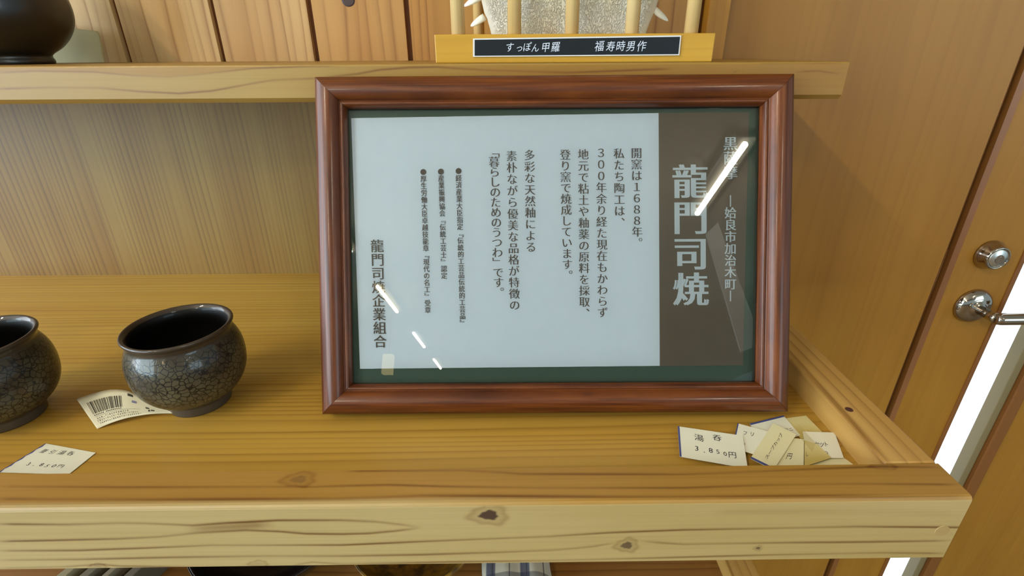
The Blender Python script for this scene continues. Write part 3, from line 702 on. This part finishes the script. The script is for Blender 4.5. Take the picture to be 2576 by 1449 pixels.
for u0, v0, u1, v1 in ((0.45, 0.10, 0.52, 0.2), (0.66, 0.5, 0.70, 0.6), (0.69, 0.66, 0.71, 0.8), (0.72, 0.62, 0.76, 0.74)): tquad(tx, u0, u1, v0, v1)
tx.build('printing', lambda a, b_: tagp(a, b_, 0.00025), M['bar'], tg)
vs = Ink(); tquad(vs, 0.50, 0.56, 0.34, 0.44); vs.build('stamp', lambda a, b_: tagp(a, b_, 0.00025), M['violet'], tg)

# ---------------------------------------------------------------- handwritten price cards
def card_mat(name, a, b_, stain=None):
    t = NT(name); nz = t.noise(t.obj(), 45, 3)
    col = t.mix(nz, a, b_)
    if stain: col = t.mix(t.ramp(t.noise(t.obj(), 22, 1), [(0.42, g(0)), (0.6, g(1))]), col, stain)
    t.bsdf(Base_Color=col, Roughness=0.6); return t.mat
M['cardw'] = card_mat('card_paper_white', lin(222, 218, 192), lin(228, 225, 204))
M['cardy'] = card_mat('card_paper_cream', lin(216, 206, 158), lin(222, 214, 172))
M['cards'] = card_mat('card_paper_stained', lin(204, 190, 130), lin(212, 200, 144), lin(188, 166, 92))
C5 = 5.3667
def q5(x, y): return (1680 + x / C5, 1030 + y / C5)
def q8(x, y): return (x / 9.908, 1100 + y / 9.908)
def card(corners_px, z, label, mat, blue=None, writing=None, ymin=0.2462, curl=0.0, group='price cards'):
    """corners in order (left-top, right-top, right-bottom, left-bottom) of the card as written on"""
    C = [at_z(x, y, z) for x, y in corners_px]
    for p in C: p[1] = max(p[1], ymin)
    ctr = np.mean(C, 0); root = empty('price_card', (ctr[0], ctr[1], z), label, 'price card', group)
    n = 10; V = []
    def P(u, v, lift=0.0):
        p = C[0] * (1 - u) * (1 - v) + C[1] * u * (1 - v) + C[2] * u * v + C[3] * (1 - u) * v
        p = p.copy(); p[2] += lift + curl * (2 * u - 1) ** 2; return p
    for lift in (0.0, 0.00025):
        for i in range(n + 1):
            for v in (0, 1): V.append(P(i / n, v, lift))
    h = 2 * (n + 1)
    Fc = []
    for i in range(n):
        a = 2 * i
        Fc += [(h + a, h + a + 1, h + a + 3, h + a + 2), (a, a + 2, a + 3, a + 1), (a, h + a, h + a + 2, a + 2), (a + 1, a + 3, h + a + 3, h + a + 1)]
    Fc += [(0, 1, h + 1, h), (2 * n, h + 2 * n, h + 2 * n + 1, 2 * n + 1)]
    mesh('card', V, Fc, mat, root)
    if blue:
        I = Ink(); 
        for q in blue: I.quad(q)
        I.build('blue_edge', lambda u, v: P(u, v, 0.00033), M['blue'], root)
    if writing:
        I = Ink(); writing(I); I.build('handwriting', lambda u, v: P(u, v, 0.00036), M['pen'], root)
    return root
asp = 0.6
hr = random.Random(21)
def hand(I, text, u0, v0, u1, v1, size, aspect=1.5, slant=0.0, off=0.0):
    # u,v card space: v grows downwards on the card
    n = len(text)
    for i, ch in enumerate(text):
        f_ = i / max(1, n - 1); k = size * hr.uniform(0.85, 1.12); sl = slant + hr.uniform(-0.16, 0.22); tl = hr.uniform(-0.14, 0.14)
        I.char(ch, u0 + (u1 - u0) * f_, v0 + (v1 - v0) * f_ + hr.uniform(-0.02, 0.02), k, (1 / aspect, tl), (sl / aspect, -1), offset=off)
L_EDGE = [[(0, 0), (0.03, 0), (0.03, 1), (0, 1)]]
def w_left(I):
    hand(I, '重引湯呑', 0.17, 0.24, 0.63, 0.20, 0.17, 1.5); hand(I, '3.850円', 0.24, 0.68, 0.74, 0.70, 0.16, 1.5)
torn = [[(0, k / 9), (0.012 + 0.022 * (k % 2), k / 9), (0.034 - 0.02 * (k % 2), (k + 1) / 9), (0, (k + 1) / 9)] for k in range(9)]
card([q8(1140, 160), q8(2390, 390), q8(1720, 930), q8(-40, 880)], 0.0003, 'cream price card lying alone at the lower left below the cups', M['cardw'], torn, w_left)
def w_A(I): hand(I, '湯呑', 0.32, 0.28, 0.60, 0.20, 0.22, 1.55, -0.1); hand(I, '3.850円', 0.27, 0.66, 0.80, 0.66, 0.19, 1.55)
def w_B(I): hand(I, 'フリ', 0.22, 0.30, 0.38, 0.30, 0.2, 1.6); hand(I, 'い', 0.24, 0.74, 0.24, 0.74, 0.16, 1.6)
def w_C(I):
    n = 6
    for i, ch in enumerate('スープカップ'):
        I.char(ch, 0.52 + 0.0 * i, 0.80 - 0.118 * i, 0.16, (0.0, -0.8), (-0.9, 0.0), offset=0.0)
def w_D(I): hand(I, '円', 0.40, 0.66, 0.40, 0.66, 0.26, 1.0)
def w_E(I): hand(I, 'ミニ', 0.80, 0.62, 0.90, 0.66, 0.16, 1.5)
def w_G(I): hand(I, 'セット', 0.36, 0.50, 0.62, 0.50, 0.22, 1.4); hand(I, 'つ', 0.55, 0.80, 0.55, 0.80, 0.2, 1.4)
def w_H(I): hand(I, 'し', 0.12, 0.55, 0.12, 0.55, 0.2, 1.3)
dz = 0.00042
card([q5(1960, 520), q5(2300, 600), q5(2520, 760), q5(1940, 760)], 0.0002, 'cream price card lowest in the heap, its corner showing in the rail corner', M['cardy'])
card([q5(1540, 130), q5(1865, 85), q5(2110, 335), q5(1800, 400)], 0.0002 + dz, 'stained yellowish blank price card at the back of the heap', M['cards'])
card([q5(1105, 195), q5(1560, 85), q5(1790, 350), q5(1290, 520)], 0.0002 + 2 * dz, 'price card at the back of the heap with its blue edge uppermost', M['cardw'], [[(0, 0), (1, 0), (1, 0.07), (0, 0.07)]], w_E)
card([q5(1820, 300), q5(2252, 315), q5(2375, 660), q5(1880, 650)], 0.0002 + 3 * dz, 'whitish price card rightmost in the heap, beside the side rail', M['cardw'], None, w_G)
card([q5(1845, 420), q5(2010, 468), q5(2205, 655), q5(1840, 775)], 0.0002 + 4 * dz, 'small yellowed price card in the right half of the heap, over the whitish one', M['cards'], None, w_H)
card([q5(1640, 385), q5(1838, 405), q5(1832, 775), q5(1440, 760)], 0.0002 + 5 * dz, 'plain cream price card upright in the middle of the heap with a yen sign', M['cardy'], None, w_D)
card([q5(940, 190), q5(1520, 345), q5(1440, 690), q5(868, 520)], 0.0002 + 6 * dz, 'price card between the front left one and the heap, short blue edge at its left', M['cardw'], L_EDGE, w_B)
card([q5(1420, 185), q5(1735, 340), q5(1428, 821), q5(1113, 666)], 0.0002 + 7 * dz, 'cream price card on top of the heap with slanting soup cup writing', M['cardy'], [[(0, 0.955), (1, 0.955), (1, 1), (0, 1)]], w_C)
card([q5(132, 230), q5(1010, 358), q5(1078, 800), q5(160, 640)], 0.0002 + 8 * dz, 'white price card with a blue left edge, leftmost of the heap at the frame corner', M['cardw'], [[(0, 0), (0.028, 0), (0.028, 1), (0, 1)]], w_A)
tp = [at_z(*q5(x, y), 0.0042) for x, y in ((1690, 240), (1780, 215), (1990, 450), (1950, 580), (1900, 520), (1790, 380))]
t = NT('yellowed_tape'); trn = t.n('ShaderNodeBsdfTransparent'); dfs = t.n('ShaderNodeBsdfPrincipled'); dfs.inputs['Base Color'].default_value = lin(196, 172, 96); dfs.inputs['Roughness'].default_value = 0.35
ms = t.n('ShaderNodeMixShader'); ms.inputs[0].default_value = 0.33; t.link(trn.outputs[0], ms.inputs[1]); t.link(dfs.outputs[0], ms.inputs[2]); t.link(ms.outputs[0], t.out.inputs[0])
o = mesh('adhesive_tape', tp, [tuple(range(6))], t.mat, origin=tp[0]); tag(o, 'strip of yellowed clear tape stuck across the heap of price cards', 'tape')

# ---------------------------------------------------------------- turtle shell on its dowel stand
YS0 = 0.452
st = empty('display_stand', (0.055, 0.49, ZS), 'pale wooden dowel stand with a black name plate holding the turtle shell', 'stand')
M['stand'] = wood('stand_wood', lin(196, 150, 50), lin(188, 140, 44), lin(160, 112, 32), 0, 2, 60.0, 0.03, 0.3, 0.4)
M['dowel'] = wood('dowel_wood', lin(226, 196, 140), lin(214, 178, 112), lin(180, 136, 74), 2, 0, 200.0, 0.01, 0.35, 0.42)
xl, xr = float(at_y(1094, 120, YS0)[0]), float(at_y(1796, 120, YS0)[0])
zt = float(at_y(1440, 85, YS0)[2])
MB().box(xl, xr, YS0, YS0 + 0.075, ZS, zt).build('base_bar', M['stand'], st, bevel=0.0008)
for i, px_ in enumerate((1153, 1294, 1438, 1589, 1738)):
    x_ = float(at_y(px_, 80, YS0 + 0.010)[0])
    MB().tube([(x_, YS0 + 0.010, zt - 0.002), (x_, YS0 + 0.010, zt + 0.19)], 0.0056, 24).build('dowel', M['dowel'], st, smooth=True)
for i, px_ in enumerate((1205, 1330, 1450, 1580)):
    x_ = float(at_y(px_, 80, YS0 + 0.062)[0])
    MB().tube([(x_, YS0 + 0.062, zt - 0.002), (x_, YS0 + 0.062, zt + 0.19)], 0.0048, 24).build('dowel', M['dowel'], st, smooth=True)
pc = [at_y(x, y, YS0 - 0.0004) for x, y in ((1190, 143), (1708, 139), (1713, 89), (1190, 97))]
def pl(u, v, lift=0.0):
    p = pc[0] * (1 - u) * (1 - v) + pc[1] * u * (1 - v) + pc[2] * u * v + pc[3] * (1 - u) * v
    return p + np.array([0, -lift, 0])
M['plw'] = plain('plate_white_edge', lin(214, 210, 206), 0.4); M['plk'] = plain('plate_black', lin(22, 23, 26), 0.25)
V = [pl(u, v, l_) for l_ in (0.0010, -0.0004) for u, v in ((0, 0), (1, 0), (1, 1), (0, 1))]
npl = mesh('name_plate', V, [(0, 1, 2, 3), (7, 6, 5, 4), (0, 4, 5, 1), (1, 5, 6, 2), (2, 6, 7, 3), (3, 7, 4, 0)], M['plw'], st)
mesh('plate_face', [pl(u, v, 0.0012) for u, v in ((0.008, 0.06), (0.994, 0.06), (0.994, 0.93), (0.008, 0.93))], [(0, 1, 2, 3)], M['plk'], npl)
M['silver'] = plain('plate_silver_lettering', lin(206, 210, 222), 0.5)
I = Ink()
def plq(x, y):      # name plate zoom coordinates -> plate u, v
    X_ = 1080 + x / 3.481; Y_ = y / 3.481; p = at_y(X_, Y_, YS0 - 0.0016)
    u = (p[0] - pc[0][0]) / (pc[1][0] - pc[0][0]); lo = pc[0][2] + (pc[1][2] - pc[0][2]) * u; hi = pc[3][2] + (pc[2][2] - pc[3][2]) * u
    return u, (p[2] - lo) / (hi - lo)
pa = float((pc[1][0] - pc[0][0]) / (pc[3][2] - pc[0][2]))
for ch, x, y, s_ in (('す', 703, 415, .56), ('っ', 788, 420, .50), ('ぽ', 855, 412, .54), ('ん', 927, 420, .52), ('甲', 1018, 415, .58), ('羅', 1105, 412, .60),
                     ('福', 1490, 405, .62), ('寿', 1588, 408, .60), ('時', 1676, 405, .60), ('男', 1766, 405, .60), ('作', 1860, 405, .62)):
    u, v = plq(x, y); I.char(ch, u, v, s_ * 0.93, (1 / pa, 0.06), (0.12 / pa, 1), offset=0.0)
    if ch in '羅作': I.build('lettering', lambda u, v: pl(u, v, 0.0014), M['silver'], npl); I = Ink()
# shell
YSH = 0.4900
t = NT('bleached_turtle_shell'); ob = t.obj()
wr = t.n('ShaderNodeVectorMath', operation='MULTIPLY'); t.link(ob, wr.inputs[0]); wr.inputs[1].default_value = (1.0, 0.4, 0.45)
n1 = t.noise(wr.outputs[0], 800, 2, 0.4)
ridge = t.math('ABSOLUTE', t.math('SUBTRACT', n1, 0.5)); ridge = t.ramp(ridge, [(0.0, g(0)), (0.09, g(1))])
big = t.noise(ob, 40, 3)
col = t.mix(t.ramp(big, [(0.35, g(0)), (0.65, g(1))]), lin(214, 202, 174), lin(226, 219, 202))
col = t.mix(t.math('MULTIPLY', t.math('SUBTRACT', 1.0, ridge), t.math('MULTIPLY', t.attr('rough'), 0.22)), col, lin(150, 134, 106))
bs_ = t.bsdf(Base_Color=col, Roughness=0.55)
t.link(t.bump(t.math('MULTIPLY', ridge, t.attr('rough')), 0.9, 0.0008), bs_.inputs['Normal'])
M['shell'] = t.mat; M['bone'] = plain('smooth_bone', lin(232, 226, 206), 0.45)
sh = empty('turtle_shell', (0.055, YSH, zt), 'bleached soft-shelled turtle carapace with bony spikes standing between the dowels', 'turtle shell')
cxs, czs = float(at_y(1433, 20, YSH)[0]), zt + 0.075
def half_w(zr):   # half width at relative height zr above the stand top
    return np.interp(zr, [-0.004, 0.0, 0.006, 0.012, 0.018, 0.03, 0.05, 0.08, 0.11, 0.135, 0.15], [0.0655, 0.0665, 0.0680, 0.0700, 0.0725, 0.0755, 0.079, 0.080, 0.070, 0.048, 0.012])
NU, NV = 120, 110; V = []; rough = []
for sgn in (-1, 1):
    for j in range(NV + 1):
        zr = -0.003 + 0.153 * j / NV; hw = half_w(zr)
        for i in range(NU + 1):
            u = -1 + 2 * i / NU; x = cxs + u * hw
            edge = max(0.0, 1 - u * u); vz = max(0.0, 1 - ((zr - 0.075) / 0.085) ** 2)
            bul = 0.017 * math.sqrt(edge) * (0.35 + 0.65 * vz)
            rib = 0.0007 * max(0, math.cos((math.atan2(zr - 0.085, u * hw) * 9))) ** 6 * edge
            V.append((x, YSH - (bul + rib + 0.0012 if sgn < 0 else bul - 0.0025), zt + zr))
            rough.append(float(np.clip((0.965 - abs(u)) / 0.08, 0, 1)) if sgn < 0 else 0)
n_ = (NU + 1) * (NV + 1); Fc = []
for j in range(NV):
    for i in range(NU):
        a = j * (NU + 1) + i
        Fc += [(a, a + 1, a + NU + 2, a + NU + 1), (n_ + a, n_ + a + NU + 1, n_ + a + NU + 2, n_ + a + 1)]
for j in range(NV):
    a = j * (NU + 1); c_ = a + NU
    Fc += [(a, a + NU + 1, n_ + a + NU + 1, n_ + a), (c_, n_ + c_, n_ + c_ + NU + 1, c_ + NU + 1)]
for i in range(NU): Fc += [(i, n_ + i, n_ + i + 1, i + 1)]
o = mesh('carapace', V, Fc, M['shell'], sh, smooth=True); attr(o, 'rough', rough)
def spike(p0, p1, r):
    p0, p1 = np.array(at_y(*p0, YSH)), np.array(at_y(*p1, YSH)); d = p1 - p0
    MB().tube([p0 - d * 0.25, p0, p0 + d * 0.35, p0 + d * 0.7, p0 + d * 0.92, p1], [r * 0.95, r, r * 0.9, r * 0.66, r * 0.36, r * 0.08], 16, sq=0.6).build('spike', M['bone'], sh, smooth=True)
spike((1212, 47), (1184, 66), 0.0036); spike((1206, -8), (1167, 16), 0.0038); spike((1650, 28), (1681, 53), 0.0036)
spike((1190, -75), (1150, -60), 0.0036); spike((1668, -40), (1706, -18), 0.0036)

# ---------------------------------------------------------------- black vase and the blank card behind it
vc_ = Vector((-0.461, 0.522, ZS))
VP = [(0.0001, 1.5), (24, 1.5), (30, 0), (32.5, 0.4), (33, 3), (32, 6), (33.5, 8.5), (42, 14), (50, 22), (56, 32), (58.5, 42), (58, 54), (54, 68), (46, 82), (34, 94), (25, 102), (22, 110), (24, 118), (28, 124), (27, 125.5), (22, 120), (20, 110), (30, 90), (48, 66), (52, 44), (42, 20), (0.0001, 8)]
P = smooth_curve(np.array(VP) / 1000.0, 110)
t = NT('black_glaze'); nz = t.noise(t.obj(), 60, 3)
t.bsdf(Base_Color=t.mix(nz, lin(14, 11, 9), lin(26, 21, 15)), Roughness=0.4, Coat_Weight=0.3, Coat_Roughness=0.15); M['black'] = t.mat
o = MB().lathe([(max(r, 1e-5), max(h, 0)) for r, h in P], vc_, 80).build('vase', M['black'], None, smooth=True, origin=vc_)
tag(o, 'round black-glazed vase on the upper shelf in the top left corner', 'vase')
bc0 = [at_y(100, 161, 0.585), at_y(262, 155, 0.585), at_y(258, 140, 0.587), at_y(249, 92, 0.596), at_y(246, 82, 0.598), at_y(240, 78, 0.598), at_y(140, 66, 0.600), at_y(80, 62, 0.600)]
for p in bc0[:2]: p[2] = ZS + 0.0003
V = [tuple(p) for p in bc0] + [(p[0], p[1] + 0.0022, p[2]) for p in bc0]; n_ = len(bc0)
o = mesh('blank_card', V, [tuple(range(n_)), tuple(reversed(range(n_, 2 * n_)))] + [(i, n_ + i, n_ + (i + 1) % n_, (i + 1) % n_) for i in range(n_)], plain('olive_card', lin(168, 154, 108), 0.6), origin=(-0.44, 0.585, ZS))
tag(o, 'blank olive beige card with rounded corner leaning on the wall behind the black vase', 'card')

# ---------------------------------------------------------------- pottery and cloth on the under shelf
LF = LZ - 0.0195
def dish(name, x, y, R, h, mat, label, cat):
    P = smooth_curve(np.array([(0.0001, 3), (R * 380, 3), (R * 420, 0), (R * 480, 0), (R * 500, 4), (R * 800, h * 450), (R * 960, h * 800), (R * 1000, h * 980), (R * 985, h * 1000), (R * 950, h * 960), (R * 780, h * 560), (R * 450, 11), (0.0001, 9)]) / 1000.0, 70)
    o = MB().lathe([(max(a, 1e-5), max(b_, 0)) for a, b_ in P], (x, y, LF), 72).build(name, mat, None, smooth=True, origin=(x, y, LF)); return tag(o, label, cat)
dish('serving_bowl', -0.278, 0.425, 0.087, 0.052, M['black'], 'wide black-glazed bowl on the under shelf, left of the yellow one', 'bowl')
t = NT('yellow_glaze'); nz = t.noise(t.obj(), 90, 4)
t.bsdf(Base_Color=t.mix(t.ramp(nz, [(0.4, g(0)), (0.62, g(1))]), lin(150, 112, 34), lin(84, 66, 36)), Roughness=0.3, Coat_Weight=0.5); M['yel'] = t.mat
dish('glazed_bowl', -0.110, 0.418, 0.074, 0.046, M['yel'], 'mottled yellow-brown glazed bowl on the under shelf beside the plaid cloth', 'bowl')
t = NT('plaid_cloth'); X = t.sep(t.obj())
def stripes(v, f_, lo, hi): return t.ramp(t.math('FRACT', t.math('MULTIPLY', v, f_)), [(lo, g(0)), (lo + 0.03, g(1)), (hi, g(1)), (hi + 0.03, g(0))])
s1 = stripes(X[0], 26.0, 0.05, 0.32); s2 = stripes(X[1], 30.0, 0.2, 0.4); s3 = stripes(X[0], 52.0, 0.45, 0.52)
cc = t.mix(t.math('MULTIPLY', s1, 0.85), lin(196, 190, 172), lin(40, 50, 84)); cc = t.mix(t.math('MULTIPLY', s2, 0.6), cc, lin(40, 46, 70)); cc = t.mix(t.math('MULTIPLY', s3, 0.8), cc, lin(60, 56, 60))
t.bsdf(Base_Color=cc, Roughness=0.9); M['plaid'] = t.mat
V = []; nx, ny = 24, 16
x0, x1, y0, y1 = -0.032, 0.047, 0.335, 0.47
for lvl in (1, 0):
    for j in range(ny + 1):
        for i in range(nx + 1):
            u, v = i / nx, j / ny; e = min(u, 1 - u, v * 1.5, (1 - v)) ; 
            hgt = 0.016 * (1 - math.exp(-e * 16)) + 0.0012 * math.sin(u * 17 + v * 5)
            V.append((x0 + (x1 - x0) * u + 0.002 * math.sin(v * 9), y0 + (y1 - y0) * v, LF + 0.0003 + (max(0.001, hgt + 0.004) if lvl else 0)))
n_ = (nx + 1) * (ny + 1); Fc = []
for j in range(ny):
    for i in range(nx):
        a = j * (nx + 1) + i; Fc += [(a, a + 1, a + nx + 2, a + nx + 1), (n_ + a, n_ + a + nx + 1, n_ + a + nx + 2, n_ + a + 1)]
ring = [i for i in range(nx)] + [nx + j * (nx + 1) for j in range(ny)] + [n_ - 1 - i for i in range(nx)] + [(ny - j) * (nx + 1) for j in range(ny)]
for a, b_ in zip(ring, ring[1:] + ring[:1]): Fc.append((b_, a, n_ + a, n_ + b_))
o = mesh('folded_cloth', V, Fc, M['plaid'], None, smooth=True, origin=(0.008, 0.40, LF)); tag(o, 'folded navy and white plaid cloth on the under shelf right of the yellow bowl', 'cloth')
shades = [(150, 138, 104), (112, 104, 82), (134, 122, 98), (96, 88, 70)]
for i in range(4):
    x_ = -0.500 + 0.021 * i; z_ = LF
    b = MB(); ang = 0.33
    c0 = np.array([x_, 0.33]); dv = np.array([math.sin(ang), math.cos(ang)]); nv = np.array([dv[1], -dv[0]])
    th = 0.010 if i != 2 else 0.007
    q = [c0, c0 + nv * th, c0 + nv * th + dv * 0.16, c0 + dv * 0.16]
    b.add([(*p, z_) for p in q] + [(*p, z_ + 0.040 - 0.003 * i) for p in q], [(3, 2, 1, 0), (4, 5, 6, 7), (0, 1, 5, 4), (1, 2, 6, 5), (2, 3, 7, 6), (3, 0, 4, 7)])
    o = b.build('booklet', plain('booklet_paper', lin(*shades[i]), 0.7), None, origin=(x_, 0.40, z_), bevel=0.001)
    tag(o, ('beige booklet standing leftmost in the row on the under shelf', 'grey booklet second from the left on the under shelf', 'thin tan booklet third from the left on the under shelf', 'dark grey booklet nearest the black bowl on the under shelf')[i], 'booklet', 'booklets on the under shelf')

# ---------------------------------------------------------------- ceiling lamps (seen reflected in the picture glass)
def tube_lamp(x, y0, y1, col, strength, label):
    r = empty('ceiling_light', (x, (y0 + y1) / 2, 1.56), label, 'ceiling light', 'tube lights on the ceiling')
    MB().box(x - 0.06, x + 0.06, y0 - 0.04, y1 + 0.04, 1.535, 1.56).build('housing', M['ceil'], r, bevel=0.004)
    t = NT('tube_glow'); e = t.n('ShaderNodeEmission'); e.inputs[0].default_value = col; e.inputs[1].default_value = strength; t.link(e.outputs[0], t.out.inputs[0])
    MB().tube([(x, y0, 1.519), (x, y1, 1.519)], 0.016, 12).build('tube', t.mat, r, smooth=True)
WARM = (1.0, 0.93, 0.76, 1)
tube_lamp(1.165, -2.21, -1.47, (1.0, 0.94, 0.78, 1), 170, 'tube light on the ceiling over the right of the room')
tube_lamp(-1.255, -1.15, -0.41, WARM, 230, 'tube light on the ceiling left of the shelf, nearest of the left row')
tube_lamp(-1.255, -2.76, -2.02, WARM, 230, 'tube light on the ceiling, second of the left row')
tube_lamp(-1.255, -4.30, -3.53, (1.0, 0.80, 0.42, 1), 60, 'orange tube light on the ceiling, third of the left row')
tube_lamp(-1.255, -5.89, -5.17, (1.0, 0.97, 0.92, 1), 80, 'white tube light on the ceiling, fourth of the left row')
tube_lamp(-1.255, -7.40, -6.70, (1.0, 0.90, 0.62, 1), 60, 'tube light on the ceiling, farthest of the left row')

q_ = []
for x, y, t_ in ((1806, 559, 2.9), (1900, 815, 2.9), (1899, 872, 2.9), (1865, 885, 2.9), (1777, 587, 2.9)):
    ab_ = f_ab(x, y, CG); p_ = fpt(ab_[0], ab_[1], CG); d_ = p_ - np.array([0, 0, CAM_Z]); d_ /= np.linalg.norm(d_); q_.append(p_ + (d_ - 2 * (d_ @ FN) * FN) * t_)
n_ = len(q_); V = [tuple(p) for p in q_] + [(p[0], p[1] - 0.02, p[2]) for p in q_]
o = mesh('hanging_banner', V, [tuple(range(n_)), tuple(range(n_, 2 * n_))] + [(i, (i + 1) % n_, n_ + (i + 1) % n_, n_ + i) for i in range(n_)], plain('white_banner', lin(226, 228, 226), 0.7), origin=q_[0], solid=True)
tag(o, 'white slanting banner hanging under the ceiling, seen only reflected in the picture glass', 'banner')

ab_ = f_ab(976, 917, CG); p_ = fpt(ab_[0], ab_[1], CG); d_ = p_ - np.array([0, 0, CAM_Z]); d_ /= np.linalg.norm(d_); p_ = p_ + (d_ - 2 * (d_ @ FN) * FN) * 5.0
lp = empty('pendant_lamp', tuple(p_), 'small square warm paper lamp hanging in the room, seen reflected low in the picture glass', 'lamp')
t = NT('lamp_paper_glow'); e = t.n('ShaderNodeEmission'); e.inputs[0].default_value = (1.0, 0.80, 0.36, 1); e.inputs[1].default_value = 3.2; t.link(e.outputs[0], t.out.inputs[0])
MB().box(p_[0] - 0.05, p_[0] + 0.05, p_[1] - 0.05, p_[1] + 0.05, p_[2] - 0.10, p_[2] + 0.10).build('lamp_shade', t.mat, lp, bevel=0.004)
MB().tube([(p_[0], p_[1], p_[2] + 0.10), (p_[0], p_[1], 1.56)], 0.003, 8).build('cord', M['black_gap'], lp)
